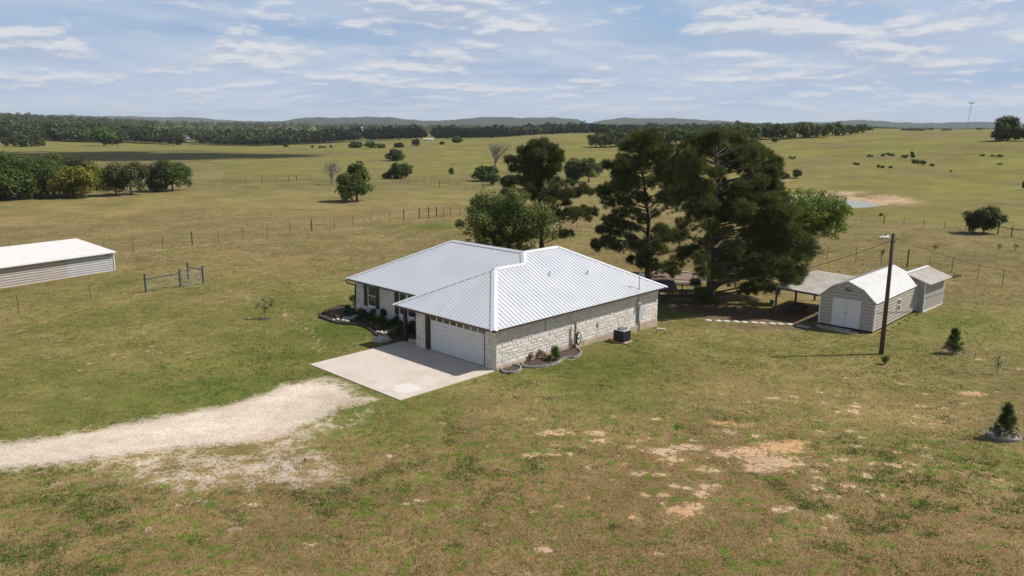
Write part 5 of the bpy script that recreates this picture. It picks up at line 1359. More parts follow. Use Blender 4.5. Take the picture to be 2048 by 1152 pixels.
# ------------------------------------------------------------------ small planted trees with wire cages
def cage(loc, rx, h, label, lean=.2, n=22):
    o = thing('wire_cage', tuple(loc), label, 'wire cage'); m = MB(); R = random.Random(int(loc[0] * 10))
    ang = [2 * math.pi * k / n for k in range(n)]; lx = lambda z: lean * z
    for k in range(n):
        a, b = ang[k], ang[(k + 1) % n]
        m.bar((rx * math.cos(a), rx * math.sin(a), 0), (rx * math.cos(a) + lx(h), rx * math.sin(a), h), .004)
        for z in np.linspace(.05, h, 6): m.bar((rx * math.cos(a) + lx(z), rx * math.sin(a), z), (rx * math.cos(b) + lx(z), rx * math.sin(b), z), .004)
    m.build('mesh', M['galv'], o)


def young_conifer(base, h, w, label, seed):
    R = random.Random(seed); t = thing('young_conifer', tuple(base), label, 'conifer'); tf = []; mb = MB(); mb.tube([(0, 0, -.1), (.02, 0, h * .5), (0, 0, h * .97)], [.04, .025, .008], 6)
    for k in range(150):
        z = h * (R.random() ** 1.25) * .95 + .05; rad = w / 2 * (1 - z / h) ** .8 * R.uniform(.25, 1.05); a = R.uniform(0, 6.283)
        p = (rad * math.cos(a), rad * math.sin(a), z + rad * .2); tf.append((*p, math.cos(a) * .7, math.sin(a) * .7, .75, R.uniform(.1, .9)))
        if k % 3 == 0: mb.tube([(0, 0, max(.03, z - rad * .3)), p], [.01, .004], 3, cap=False)
    mb.build('trunk', M['bark'], t); V, F, T_ = needle_crown(tf, 34, .12, .013); mesh_np('crown', V, F, M['conifer'], t, tint=T_); return t


young_conifer(at(1905, 707), 1.55, 1.15, 'small dark conifer in a wire ring, farther of the two young conifers', 3)
cage(at(1906, 707) + [.15, -.1, 0], .85, .42, 'low wire ring round the farther young conifer', .1)
young_conifer(at(2008, 876), 1.52, 1.05, 'small dark conifer in a pale block ring near the right edge', 8)
c = at(2008, 874); bed('tree_ring', [(c[0] + .62 * math.cos(2 * math.pi * k / 12), c[1] + .56 * math.sin(2 * math.pi * k / 12), c[2]) for k in range(12)], 'ring of pale blocks round the nearer young conifer', M['stone'], M['paleedge'], eh=.10, step=.25, ew=.09)
cage(c + [.1, 0, 0], .92, .55, 'loose wire mesh standing round the nearer young conifer', .15)


def sapling(base, h, w, kind, label, seed, leaf=.035, dens=.5, nb=9, name='sapling'):
    R = random.Random(seed); t = thing(name, tuple(base), label, 'sapling'); mb = MB(); mb.tube([(0, 0, -.1), (.02, 0, h * .5), (0, .02, h * .8)], [.02, .015, .008], 5); bl = []
    for k in range(nb):
        a = R.uniform(0, 6.283); q = (w / 2 * math.cos(a) * R.random(), w / 2 * math.sin(a) * R.random(), h * R.uniform(.55, 1)); mb.tube(limb_pts((0, 0, h * R.uniform(.25, .6)), q, 3, .1, R), [.01, .008, .006, .003], 4); bl.append((*q, w * .14))
    mb.build('trunk', M['greybark'], t); V, F, T_ = crown_from_blobs(bl, leaf, dens * 1.2 / (leaf * leaf * 4.2), inner=.4); mesh_np('crown', V, F, M[kind], t, tint=T_)


sapling(at(1994, 748), 1.0, .42, 'bright', 'thin young sapling inside a tall wire cage at the right', 5, dens=.8, nb=14)
cage(at(1994, 748), .36, .72, 'tall narrow wire cage round the thin sapling', .05, n=16)
sapling(at(529, 638), 1.38, 1.3, 'elm', 'sparse thin sapling alone on the lawn left of the house', 11, nb=16, dens=.35, leaf=.045)
c = at(529, 638); t = MB(); t.tube([(0, 0, -.02), (0, 0, .03)], .38, 14); o = t.build('mulch_ring', M['soil'], loc=c); tag(o, 'small dark mulch circle under the lone lawn sapling', 'mulch')
plant('shrub', at(1770, 728), .62, .62, 'bright', 'small round green bush at the foot of the utility pole', leaf=.045)
for (x, y, lab) in ((1765, 511, 'pale tuft of tall weeds in the pasture beyond the barn shed'), (1870, 500, 'lone tall weed in the far right pasture'), (1998, 499, 'tuft of pale tall weeds right of the lone tall weed'), (2030, 501, 'small green weed near the right fence brace')):
    plant('tall_weed', at(x, y), .8, .9, 'elm', lab, 'weeds', leaf=.05, n=6, dens=.35)
plant('shrub', at(1905, 556), .5, 1.6, 'darkoak', 'low dark bush at the fence past the small grooved shed', leaf=.05)


# ------------------------------------------------------------------ pasture trees  (bearing, depression of base, height px, width px)
def ptree(px, by, hp, wp, kind, label, name='pasture_tree', cat='tree', group=None, **kw):
    b = at(px, by); k = math.hypot(b[0], b[1]) / FPX; return tree(name, b, hp * k, wp * k, kind, label, cat, group, **kw)


for (px, by, hp, wp, kd, lab, kw) in (
        (-30, 399, 86, 140, 'oak', 'large dark tree cut by the left edge of the grove', {'low': 0}),
        (42, 397, 82, 128, 'oak', 'tall dark broad tree second from the left in the grove', {'low': 0}),
        (112, 391, 74, 118, 'oak', 'dark green tree behind the rounded yellowish tree', {'low': 0}),
        (158, 380, 62, 74, 'darkoak', 'dark tree crown peeping right of the rounded yellowish tree', {'low': 0}),
        (166, 394, 60, 108, 'yellow', 'rounded yellowish green tree in front of the dark grove', {'low': 0}),
        (262, 390, 74, 84, 'cedarleaf', 'dense olive green cedar standing right of the yellowish tree', {'low': .0}),
        (308, 383, 56, 40, 'greyveg', 'half bare greyish tree between the cedar and the right grove tree', {'dens': .6}),
        (345, 382, 65, 82, 'oak', 'tall green tree at the right end of the left grove', {'low': 0}),
        (325, 383, 36, 66, 'darkoak', 'low dark scrub at the foot of the right grove trees', {'low': .0}),
        (50, 293, 22, 72, 'darkoak', 'wide low bush group at the far left field edge', {'low': .0}),
        (38, 289, 26, 24, 'greyveg', 'brownish thin tree behind the wide low bush group', {'dens': .7}),
        (118, 279, 12, 30, 'oak', 'small rounded bush before the far woods at left', {'low': .0}),
        (207, 292, 36, 54, 'bright', 'bright green spreading tree standing in the far yellow field', {'low': 0}),
        (236, 292, 22, 26, 'oak', 'smaller tree touching the bright spreading tree on its right', {}),
        (349, 293, 26, 40, 'darkoak', 'dark tree in front of the white hoop barn', {'low': .05}),
        (702, 403, 62, 82, 'oak', 'wide dense green thicket at the base of the stacked green trees', {'low': 0.}),
        (716, 402, 84, 48, 'oak', 'tall dark tree rising from the stacked green thicket', {'low': .3}),
        (792, 321, 22, 40, 'darkoak', 'low rounded clump in the middle meadow', {'low': 0.}),
        (802, 357, 36, 54, 'oak', 'rounded tree just beyond the distant fence', {'low': 0.}),
        (773, 357, 13, 22, 'darkoak', 'small bush left of the rounded tree beyond the fence', {'low': 0.}),
        (903, 350, 15, 15, 'oak', 'tiny lone round tree in the middle meadow', {}),
        (973, 362, 32, 60, 'oak', 'spreading bush below the bare tree', {'low': 0.}),
        (985, 370, 28, 34, 'bright', 'brighter green bush right below the bare tree', {'low': 0.}),
        (1152, 363, 50, 58, 'darkoak', 'grey green tree just right of the leftmost pine', {'low': .0}),
        (1176, 364, 55, 40, 'oak', 'darker tree with a raised tip right of the grey green tree', {'low': .0}),
        (1199, 352, 30, 22, 'greyveg', 'thin twiggy small tree beside the tree with a raised tip', {'dens': .5}),
        (742, 296, 14, 26, 'bright', 'bright bush in the gully before the far woods', {'low': 0.}),
        (712, 296, 12, 30, 'darkoak', 'dark low bush left of the bright gully bush', {'low': 0.}),
        (762, 296, 9, 24, 'yellow', 'low yellowish bush right of the bright gully bush', {'low': 0.}),
        (798, 295, 10, 22, 'darkoak', 'small grey bush further along the gully', {'low': 0.}),
        (831, 293, 18, 18, 'darkoak', 'small greyish tree near the white farm building', {'low': 0.}),
        (884, 289, 6, 9, 'oak', 'tiny bush on the meadow crest', {'low': 0.}),
        (914, 286, 14, 24, 'oak', 'bushy tree on the meadow crest before the woods', {'low': 0.}),
        (1550, 286, 14, 14, 'bright', 'lone small bush on the slope below the right woods', {'low': 0.}),
        (1593, 356, 22, 18, 'oak', 'small bush above the fresh green tree at the pond side', {'low': 0.}),
        (1568, 358, 12, 20, 'darkoak', 'low dark bush left of the pond side bush', {'low': 0.}),
        (2014, 281, 42, 60, 'cedarleaf', 'large rounded tree on the right skyline', {'low': 0.}),
        (2006, 282, 22, 34, 'darkoak', 'pale lower bush in front of the large rounded skyline tree', {'low': 0.}),
        (2050, 282, 32, 26, 'darkoak', 'dark tree cut by the right edge on the skyline', {'low': 0.}),
        (2050, 380, 16, 12, 'oak', 'small tree cut by the right edge above the pasture', {}),
        (1945, 467, 44, 30, 'darkoak', 'upright dark trunk of growth at the left of the viny thicket', {'low': 0.}),
        (1968, 466, 46, 74, 'darkoak', 'vine covered arching thicket at the right fence', {'low': .12})):
    ptree(px, by, hp, wp, kd, lab, **kw)


def bare_tree(px, by, hp, wp, label, seed, mt='palebark'):
    b = at(px, by); k = math.hypot(b[0], b[1]) / FPX; h = hp * k; w = wp * k; R = random.Random(seed); t = thing('bare_tree', tuple(b), label, 'bare tree'); mb = MB(); tw = MB()

    def grow(m, p, d, L, r, lv):
        pts = [p]; q = p
        for i in range(3):
            d = (d + Vector((R.gauss(0, .12), R.gauss(0, .12), .10))).normalized(); q = q + d * L / 3; pts.append(q)
        m.tube(pts, [r, r * .88, r * .76, r * .64], 6 if lv < 2 else 3, cap=False)
        if lv >= 5: return
        for _ in range(5 if lv == 0 else 4 if lv < 3 else 2):
            ax = Vector((R.gauss(0, 1), R.gauss(0, 1), R.gauss(0, .35))).normalized(); nd_ = (d * .85 + ax * R.uniform(.45, .85) * (w / h)).normalized()
            grow(mb if lv < 2 else tw, q if R.random() < .6 else pts[2], nd_, L * R.uniform(.62, .85), max(r * .55, .022), lv + 1)
    grow(mb, Vector((0, 0, -.1)), Vector((0, 0, 1)), h * .24, h * .026, 0)
    mb.build('trunk', M[mt], t, smooth=True); tw.build('twigs', M[mt], t)


bare_tree(990, 350, 98, 92, 'tall bare grey tree behind the green bushes left of the leftmost pine', 4)
bare_tree(664, 369, 62, 66, 'twiggy bare tree left of the stacked green trees', 6)

# right woodland strip, each tree its own
R = random.Random(17)
for k in range(34):
    px = 1190 + 545 * k / 33 + R.uniform(-5, 5); f = (px - 1190) / 545
    by = np.interp(px, [1190, 1300, 1400, 1500, 1600, 1680, 1735], [296, 292, 288, 282, 278, 273, 264.5]) - R.uniform(0, 2.5)
    hp = np.interp(px, [1190, 1260, 1400, 1500, 1600, 1680, 1735], [30, 32, 33, 30, 32, 24, 13]) * R.uniform(.82, 1.08); wp = R.uniform(32, 48) * (.7 if f > .93 else 1)
    ptree(px, by, hp, wp, R.choice(['oak', 'darkoak', 'oak', 'cedarleaf', 'elm']), 'leafy tree in the woodland strip right of centre', group='trees of the woodland strip right of centre', low=0.0, nb=22)
for k in range(26):
    px = 1200 + 520 * k / 25 + R.uniform(-8, 8); by = np.interp(px, [1190, 1500, 1735], [281, 270, 260]); hp = np.interp(px, [1190, 1500, 1735], [26, 22, 10]) * R.uniform(.85, 1.15)
    b = at(px, by); d = math.hypot(b[0], b[1]); 
    if d < 900: tree('pasture_tree', b, hp * d / FPX, R.uniform(30, 40) * d / FPX, R.choice(['oak', 'darkoak', 'cedarleaf']), 'leafy tree in the woodland strip right of centre', 'tree', 'trees of the woodland strip right of centre', nb=16, low=0., leafk=1.1)
# low dark bushes dotted over the right slope
SB = [(1584, 318, 6, 12), (1738, 314, 4, 14), (1765, 313, 5, 9), (1777, 312, 6, 10), (1786, 312, 4, 8), (1708, 328, 3, 8), (1714, 330, 4, 9), (1809, 316, 7, 12), (1823, 311, 8, 8), (1825, 315, 7, 9), (1826, 327, 8, 11), (1834, 327, 7, 10), (1843, 328, 8, 11), (1850, 330, 8, 9), (1864, 333, 6, 9),
      (1757, 335, 5, 7), (1765, 336, 4, 7), (1780, 336, 3, 8), (1965, 312, 3, 9), (1998, 314, 5, 9), (1985, 313, 2, 6), (2000, 329, 2, 8), (1902, 344, 2, 5), (1762, 432, 5, 8)]
for (px, by, hp, wp) in SB:
    ptree(px, by, hp, wp, 'oak', 'low dark bush dotted on the right hand slope', name='field_bush', cat='bush', group='low bushes on the right hand slope', low=0.0, nb=8)
for (px, by) in ((569, 294), (574, 294), (625, 295), (640, 296), (648, 296), (662, 295)): ptree(px, by, 4, 7, 'darkoak', 'tiny dark bush on the far crest left of the gully', name='field_bush', cat='bush', group='tiny bushes on the far crest', low=0., nb=6)


# ------------------------------------------------------------------ far woods: countless trees, one mass
def forest():
    R = np.random.default_rng(5); Cs = []; Ns = []; Ss = []; Ts = []
    cols = np.array([-250, 0, 250, 500, 650, 800, 900, 1000, 1180, 1500, 1700, 1850, 2100, 2300], float)
    near = np.array([640, 640, 650, 640, 640, 690, 700, 720, 740, 800, 950, 1500, 1500, 1500], float)
    n = 9000; px = R.uniform(-250, 2300, n); d0 = np.interp(px, cols, near)
    d = d0 * np.exp(R.uniform(0, 1, n) ** 1.5 * np.log(2100 / d0)); front = R.random(n) < .22; d[front] = d0[front] * R.uniform(1, 1.05, front.sum())
    keep = R.random(n) < np.interp(px, [-250, 1150, 1350, 1700, 2300], [1, 1, .7, .5, .35]); px, d = px[keep], d[keep]; n = len(px)
    for (a_, b_, dm_) in ((330, 345, 700), (356, 410, 760), (417, 431, 720), (845, 868, 860), (719, 735, 810)):
        k_ = ~((px > a_) & (px < b_) & (d < dm_)); px, d = px[k_], d[k_]
    n = len(px); th = np.arctan((px - 1024) / FPX); x = d * np.sin(th); y = d * np.cos(th); z = hgt(x, y)
    h = R.uniform(6.5, 12, n) * np.where(R.random(n) < .12, 1.25, 1); h *= np.interp(px, [-250, 500, 1100, 1700, 2300], [1.05, 1, .95, .6, .5]); w = h * R.uniform(.75, 1.35, n)
    hue = R.uniform(0, 1, n)
    for i in range(n):
        m = 56 if d[i] < 950 else 34; v = R.normal(size=(m, 3)); v /= np.linalg.norm(v, axis=1)[:, None]; v[:, 2] = np.abs(v[:, 2]) * np.where(R.random(m) < .75, 1, -.8)
        L = R.normal(size=(4, 3)); L /= np.linalg.norm(L, axis=1)[:, None]; L[:, 2] = np.abs(L[:, 2]); k = .72 + .34 * np.clip((v @ L.T).max(1), 0, 1) ** 2
        p = v * k[:, None] * R.uniform(.75, 1.0, m)[:, None] * [w[i] / 2, w[i] / 2, h[i] * .48]; p += [x[i], y[i], z[i] + h[i] * .44]
        Cs.append(p); nn = v + R.normal(0, .4, (m, 3)); Ns.append(nn / np.linalg.norm(nn, axis=1)[:, None]); Ss.append(R.uniform(.6, 1.1, m) * h[i] * .125); Ts.append(np.clip(hue[i] * .75 + R.uniform(-.15, .3, m), 0, 1))
    V, F, T_ = leaf_quads(np.concatenate(Cs), np.concatenate(Ns), np.concatenate(Ss), np.concatenate(Ts))
    tag(mesh_np('forest', V, F, M['forest'], tint=T_), 'wide belt of mixed green woodland along the horizon', 'woods', kind='stuff')


forest()

# ------------------------------------------------------------------ far buildings, mast, cows
def farm_block(name, px, by, wpx, hpx, mt, label, cat='building', roofk='gable', depthk=.7):
    b = at(px, by); k = math.hypot(b[0], b[1]) / FPX; w = wpx * k; h = hpx * k; d_ = w * depthk
    o = thing(name, tuple(b), label, cat); m = MB(); eh = h * .68 if roofk == 'gable' else h
    m.box(-w / 2, w / 2, -d_ / 2, d_ / 2, -1, eh); wl = m.build('wall', M[mt], o)
    if roofk == 'gable':
        m = MB()
        for s in (-1, 1): m.slab([(-w / 2 - .3, s * (d_ / 2 + .3), eh - .05), (w / 2 + .3, s * (d_ / 2 + .3), eh - .05), (w / 2 + .3, 0, h), (-w / 2 - .3, 0, h)], .1)
        m.build('roof', M['shedroof'], o)
    m = MB(); m.box(-w * .1, w * .1, -d_ / 2 - .05, -d_ / 2 - .002, 0, eh * .7); m.build('door', M['drywood'], o)
    return o


b = at(370, 283); k = math.hypot(b[0], b[1]) / FPX; o = thing('hoop_barn', tuple(b), 'white arched hoop barn behind the dark field tree', 'barn'); o.rotation_euler = (0, 0, .5)
w = 18 * k; hh = 12 * k; Lb = 28 * k; arc = [(w / 2 * math.cos(a), hh * math.sin(a)) for a in np.linspace(0, math.pi, 13)]
m = MB(); n = 13; vs = [(x, -Lb / 2, z) for x, z in arc] + [(x, Lb / 2, z) for x, z in arc]; m.add(vs, [(i, n + i, n + i + 1, i + 1) for i in range(n - 1)]); m.build('roof', M['wframe'], o)
m = MB(); m.add(vs[:n] + [(0, 0, 0)], [tuple(range(n))]); m.add(vs[n:], [tuple(range(n - 1, -1, -1))]); m.build('end_wall', M['shedroof'], o)
m = MB(); m.box(-w * .16, w * .16, -Lb / 2 - .1, -Lb / 2 - .01, 0, hh * .6); m.build('door', M['galv'], o)
farm_block('farm_shed', 338, 274, 10, 4, 'shedroof', 'small pale shed left of the hoop barn')
farm_block('farm_shed', 424, 284, 7, 5, 'red', 'small orange red shed right of the hoop barn')
for (px, lab) in ((394, 'tiny pale farm trailer right next to the hoop barn'), (404, 'tiny reddish farm machine left of the orange red shed')): farm_block('farm_trailer', px, 282, 7, 3.5, 'tan' if px < 400 else 'drywood', lab, 'trailer', 'flat')
farm_block('farm_house', 861, 281.5, 9, 4.5, 'wframe', 'small white farm building at the edge of the far woods')
farm_block('farm_shed', 851, 281, 6, 4, 'galv', 'grey shed left of the small white farm building')
# water tower above the trees
b = at(727, 268); d_ = math.hypot(b[0], b[1]); 
d_ = 800.; th_ = math.atan((727 - 1024) / FPX); b = np.array([d_ * math.sin(th_), d_ * math.cos(th_), float(hgt(d_ * math.sin(th_), d_ * math.cos(th_)))]); r = ray(727, 263); zb = H + r[2] * b[1] / r[1] - b[2]; r = ray(727, 253); zt = H + r[2] * b[1] / r[1] - b[2]; k = d_ / FPX
o = thing('water_tower', tuple(b), 'tan round tower with a pale conical cap above the far trees', 'tower'); m = MB(); m.tube([(0, 0, zb - 1), (0, 0, zt - 1.2)], 2.3 * k, 12); m.build('tank', M['tan'], o)
m = MB(); m.tube([(0, 0, zt - 1.3), (0, 0, zt)], [4.0 * k, .3], 12); m.build('roof', M['galv'], o)
for s in range(4): m = MB(); a_ = s * math.pi / 2 + .4; m.bar((1.6 * k * math.cos(a_), 1.6 * k * math.sin(a_), -1), (1.6 * k * math.cos(a_), 1.6 * k * math.sin(a_), zb), .5); m.build('leg', M['tan'], o)
# lattice mast
d_ = 900.; th_ = math.atan((1911 - 1024) / FPX); b = np.array([d_ * math.sin(th_), d_ * math.cos(th_), 0]); b[2] = float(hgt(b[0], b[1])); r = ray(1915, 206); zt = H + r[2] * b[1] / r[1] - b[2]
o = thing('radio_mast', tuple(b), 'thin leaning lattice mast with a small crown on the right skyline', 'radio mast'); xt = (1915 - 1911) / FPX * b[1]
m = MB(); s_ = .42
cor = [(s_, 0), (-s_ * .5, s_ * .87), (-s_ * .5, -s_ * .87)]
for (cx, cy) in cor: m.tube([(cx, cy, -1), (cx + xt, cy, zt)], .05, 4)
nz = 26
for i in range(nz):
    za, zb2 = zt * i / nz, zt * (i + 1) / nz
    for j in range(3): p, q = cor[j], cor[(j + 1) % 3]; m.bar((p[0] + xt * i / nz, p[1], za), (q[0] + xt * (i + 1) / nz, q[1], zb2), .04)
m.build('lattice', M['galv'], o)
m = MB(); m.tube([(xt, 0, zt - .5), (xt, 0, zt + .6)], [1.2, 1.5], 8); 
for s in (-1, 1): m.bar((xt + s * 2.4, 0, zt - .8), (xt + s * 2.4, 0, zt + 1.2), .5)
m.build('antennas', M['galv'], o)
m = MB()
for a_ in (.3, 2.4, 4.5): m.bar((14 * math.cos(a_), 14 * math.sin(a_), -1), (xt * .9, 0, zt * .9), .05)
m.build('guy_wire', M['galv'], o)


def cow_mesh():
    V = [(-.95, 0, 1.12), (-.45, 0, 1.05), (.35, 0, 1.02), (.80, 0, 1.15), (1.15, 0, 1.35), (1.40, 0, 1.30), (1.66, 0, 1.12),
         (-.85, .2, .95), (-.95, .22, .55), (-.86, .22, .02), (-.85, -.2, .95), (-.95, -.22, .55), (-.86, -.22, .02),
         (.68, .2, .9), (.70, .21, .48), (.68, .21, .02), (.68, -.2, .9), (.70, -.21, .48), (.68, -.21, .02), (-1.12, 0, 1.05), (-1.18, 0, .5), (1.38, .2, 1.42), (1.38, -.2, 1.42)]
    Rr = [.30, .42, .40, .34, .19, .17, .11, .17, .085, .06, .17, .085, .06, .15, .07, .055, .15, .07, .055, .05, .04, .05, .05]
    E = [(0, 1), (1, 2), (2, 3), (3, 4), (4, 5), (5, 6), (0, 7), (7, 8), (8, 9), (0, 10), (10, 11), (11, 12), (3, 13), (13, 14), (14, 15), (3, 16), (16, 17), (17, 18), (0, 19), (19, 20), (5, 21), (5, 22)]
    me = bpy.data.meshes.new('cow'); me.from_pydata(V, E, []); o = bpy.data.objects.new('cow', me); COL.objects.link(o)
    s = o.modifiers.new('skin', 'SKIN'); 
    for i, rr in enumerate(Rr): me.skin_vertices[0].data[i].radius = (rr, rr)
    me.skin_vertices[0].data[0].use_root = True; u = o.modifiers.new('sub', 'SUBSURF'); u.levels = 1; u.render_levels = 1
    bpy.context.view_layer.update(); ev = o.evaluated_get(bpy.context.evaluated_depsgraph_get()); m2 = bpy.data.meshes.new_from_object(ev)
    bpy.data.objects.remove(o); m2.materials.clear(); m2.materials.append(M['cow'])
    for p in m2.polygons: p.use_smooth = True
    return m2


cm = None
try: cm = cow_mesh()
except Exception as ex: print('cow skin failed', ex)
if cm is not None:
    R = random.Random(2)
    for k, px in enumerate((1806, 1811, 1816, 1820, 1824, 1828, 1833, 1838, 1842, 1847, 1857, 1863, 1886, 1891, 1899, 1958)):
        b = at(px, 262.5 - (px > 1850) * .6 + R.uniform(-.6, .6)); d_ = math.hypot(b[0], b[1])
        o = bpy.data.objects.new('cow', cm); COL.objects.link(o); o.location = b; o.rotation_euler = (0, 0, R.choice((0, math.pi)) + R.uniform(-.5, .5))
        g_ = px < 1850
        tag(o, 'black cow in the herd bunched on the right skyline' if g_ else ['black cow just right of the herd', 'second black cow right of the herd', 'black cow left beside the white trailer', 'black cow in front of the white trailer', 'black cow at the right end of the white trailer', 'black cow farthest right and alone on the ridge'][k - 10], 'cow', 'cows bunched on the right skyline' if g_ else None)
farm_block('livestock_trailer', 1890, 261, 8, 5, 'wframe', 'small white trailer among the cattle on the right skyline', 'trailer', 'flat')
# soaring bird in the sky at left
r = ray(186, 227); k = 260 / r[1]; m = MB(); m.add([(-.75, .0, .12), (-.35, .10, .02), (0, .12, 0), (.35, .10, .02), (.75, 0, .12), (.35, -.1, .02), (0, -.14, .02), (-.35, -.1, .02)], [(0, 1, 7), (1, 2, 6, 7), (2, 3, 5, 6), (3, 4, 5)])
m.rock((0, 0, 0), (.09, .28, .08), 4, 6, 4); o = m.build('bird', M['cow'], loc=(r[0] * k, 260, H + r[2] * k)); tag(o, 'tiny dark bird gliding above the left woods', 'bird')

# ------------------------------------------------------------------ haze: the air between the camera and the far hills
hm = bpy.data.materials.new('haze_air'); hm.use_nodes = True; nt = hm.node_tree; nt.nodes.clear()
pv = nd(nt, 'ShaderNodeVolumePrincipled'); pv.inputs['Color'].default_value = (.86, .93, 1, 1); pv.inputs['Density'].default_value = .00009; pv.inputs['Anisotropy'].default_value = .0
nt.links.new(pv.outputs[0], nd(nt, 'ShaderNodeOutputMaterial').inputs['Volume'])
m = MB(); m.box(-5200, 5200, -400, 6400, -14, 95); o = m.build('haze', hm); tag(o, kind='stuff')


# ------------------------------------------------------------------ low clouds high over the scene whose shadows lie on the far fields
def cloud(cx, cy, rx, ry, seed, z0=420):
    k = 1 / math.tan(SUN_EL); ox, oy = math.sin(SUN_AZ) * k * z0, math.cos(SUN_AZ) * k * z0; R = random.Random(seed); m = MB()
    for i in range(46):
        a = R.uniform(0, 6.283); q = math.sqrt(R.random()); r_ = R.uniform(.16, .30)
        m.rock((cx + ox + rx * q * .85 * math.cos(a), cy + oy + ry * q * .85 * math.sin(a), z0 + R.uniform(0, 14)), (rx * r_, ry * r_ * 1.2, R.uniform(10, 26)), seed * 50 + i, 14, 7)
    tag(m.build('cloud', CM, smooth=True), kind='stuff')


CM = bpy.data.materials.new('cloud_vapour'); CM.use_nodes = True; nt = CM.node_tree; nt.nodes.clear()
df = nd(nt, 'ShaderNodeBsdfDiffuse', {'Color': (.9, .9, .9, 1)}); tr = nd(nt, 'ShaderNodeBsdfTransparent'); mx = nd(nt, 'ShaderNodeMixShader', {0: .06, 1: tr.outputs[0], 2: df.outputs[0]})
nt.links.new(mx.outputs[0], nd(nt, 'ShaderNodeOutputMaterial').inputs[0])
cloud(-255, 310, 190, 74, 1); cloud(-90, 700, 330, 90, 2, 520)


# ------------------------------------------------------------------ grass tufts standing in the lawn
def vnoise(x, y, sc, seed):
    R = np.random.default_rng(seed); T = R.random((256, 256)); out = 0; amp = 1; tot = 0
    for o in range(3):
        u = x / sc * 2 ** o + 37.2 * o; v = y / sc * 2 ** o + 11.7 * o; i = np.floor(u).astype(int); j = np.floor(v).astype(int); a = u - i; b = v - j; a = a * a * (3 - 2 * a); b = b * b * (3 - 2 * b)
        g = lambda p, q: T[p % 256, q % 256]
        out = out + amp * (g(i, j) * (1 - a) * (1 - b) + g(i + 1, j) * a * (1 - b) + g(i, j + 1) * (1 - a) * b + g(i + 1, j + 1) * a * b); tot += amp; amp *= .5
    return out / tot


M['blade_green'] = leafmat('green_blades', (.090, .125, .014), (.185, .220, .034), trans=.4)
M['blade_dry'] = leafmat('dry_blades', (.18, .130, .055), (.31, .235, .105), trans=.4)
GP = np.array([p[:2] for p in GRAV]); CP = np.array([hw(-6.6, 8.0)[:2], hw(-6.6, -.1)[:2], hw(0, -.1)[:2], hw(15.4, -.1)[:2], hw(15.4, 10)[:2], hw(12, 17)[:2], hw(1.5, 17)[:2], hw(.4, 8.2)[:2]])
BP = np.array([CZ(*q_)[:2] for q_ in ((170, 350), (240, 400), (480, 480), (840, 520), (1040, 600), (1130, 690), (1300, 735), (1640, 800), (1830, 740))] + [hw(2.2, 12)[:2], hw(2.6, 16.7)[:2], CZ(560, 190)[:2], CZ(330, 260)[:2]])
BP2 = np.array([at(*q_)[:2] for q_ in ((1000, 741), (1010, 748), (1030, 748), (1045, 737), (1085, 736), (1112, 730), (1132, 719), (1154, 716), (1164, 706), (1148, 695), (1100, 702), (1050, 722))])
LIT = [(at(a_, b_), c_, d_) for a_, b_, c_, d_ in ((1430, 618, 3.6, 2.2), (1480, 635, 3.6, 1.7), (1560, 635, 2.8, 2.2), (1590, 655, 2.6, 1.2), (1610, 625, 2.4, 2.6))]


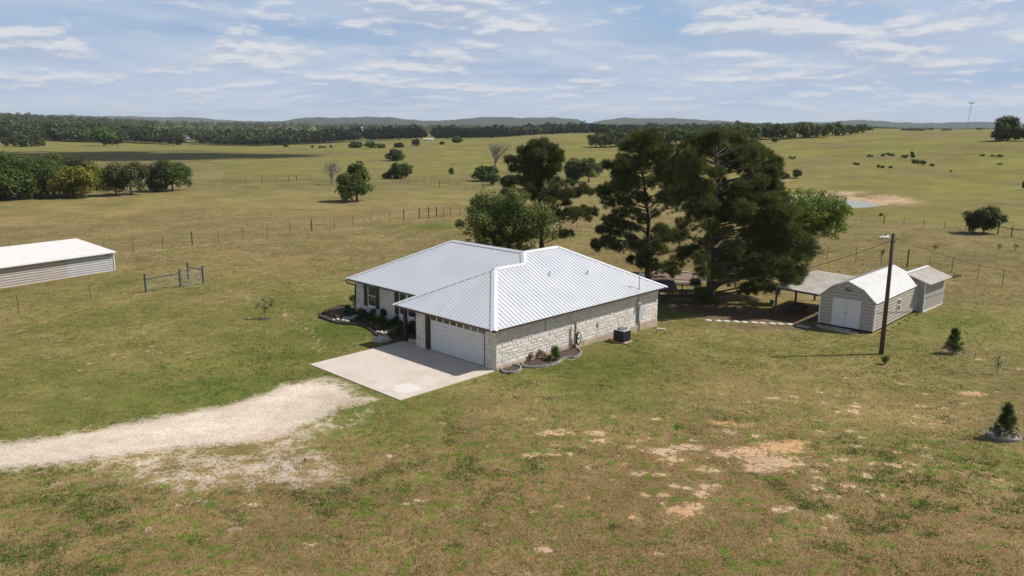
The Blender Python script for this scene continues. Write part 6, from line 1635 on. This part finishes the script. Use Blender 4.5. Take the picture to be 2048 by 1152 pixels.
def grass(n, name, matn, label, green, dmax, hb, seed, blades=7, dfade=135, vmin=.50):
    R = np.random.default_rng(seed); th = np.radians(R.uniform(-36, 36, n)); d = 19 * np.exp(R.uniform(0, 1, n) * np.log(dmax / 19)); x = d * np.sin(th); y = d * np.cos(th)
    v = vnoise(x, y, 1.5 if vmin < .6 else .9, 3 if vmin < .6 else 15) * .6 + vnoise(x, y, 7, 4) * .4; lush_ = vnoise(x, y, 2.6, 8)
    v = v + R.normal(0, .05, n); keep = ((v > vmin) & (R.random(n) < np.where((d < 40) & (vmin < .6), .45, 1))) if green else (v < .56)
    keep &= R.random(n) < np.clip((dfade - d) / (dfade * .6), 0, 1) ** .8
    keep &= (poly_sd(x, y, GP) < -.1) & (poly_sd(x, y, CP) < -.05)
    for (qx, qy, hw_, hd, st, o) in DIRT:
        if st >= .8: c = at(qx, qy); keep &= ((x - c[0]) / hw_) ** 2 + ((y - c[1]) / hd) ** 2 > .8
    keep &= ~((poly_sd(x, y, np.array([p[:2] for p in GSP])) > .3) & (R.random(n) < .75))
    keep &= (poly_sd(x, y, BP) < -.05) & (poly_sd(x, y, BP2) < -.05)
    for (c_, w_, h_2) in LIT: keep &= (((x - c_[0]) / w_) ** 2 + ((y - c_[1]) / h_2) ** 2 > R.uniform(.4, 1.3, n))
    shed_ = [np.array([b_3[:2] for b_3 in (at(1560, 640), at(1745, 668), at(1885, 607), at(1800, 560), at(1640, 560))]), np.array([b_3[:2] for b_3 in (at(0, 580), at(229, 541), at(190, 505), at(-200, 520))])]
    for q_ in shed_: keep &= poly_sd(x, y, q_) < -.1
    x, y, v, d = x[keep], y[keep], v[keep], d[keep]; m = len(x); z = hgt(x, y)
    C = np.repeat(np.stack([x, y, z], -1), blades, 0); k = m * blades; sp = np.repeat(R.uniform(.04, .16, m), blades)
    C = C + np.stack([R.normal(0, 1, k) * sp, R.normal(0, 1, k) * sp, np.zeros(k)], -1)
    a = R.uniform(0, 6.283, k); dr = np.stack([np.cos(a), np.sin(a), np.zeros(k)], -1); h_ = np.repeat(R.uniform(.5, 1.3, m) * (1 + np.clip(d - 55, 0, 80) / 220), blades) * R.uniform(.5, 1.2, k) * hb
    wd = (.008 + np.repeat(d, blades) * .00028)[:, None]; side = np.stack([-np.sin(a), np.cos(a), np.zeros(k)], -1)
    tip = C + dr * (h_ * R.uniform(.4, 1.3, k))[:, None] + np.array([0, 0, 1]) * h_[:, None]; low = np.array([0, 0, .01])
    V = np.stack([C - side * wd - low, C + side * wd - low, tip], 1).reshape(-1, 3); F = np.arange(3 * k).reshape(-1, 3)
    T_ = np.repeat(np.clip(np.repeat(R.uniform(0, 1, m), blades) * .6 + R.uniform(0, .4, k), 0, 1), 3)
    tag(mesh_np(name, V, F, M[matn], tint=T_), label, 'grass', kind='stuff')


grass(150000, 'green_grass', 'blade_green', 'short green grass clumps across the lawn', True, 135, .048, 5, 6)
grass(120000, 'dry_grass', 'blade_dry', 'dry straw coloured grass across the lawn', False, 135, .040, 6, 5)
grass(90000, 'weed_clumps', 'bright', 'bright green weed clumps scattered over the near lawn', True, 46, .060, 9, 9, 48, .62)
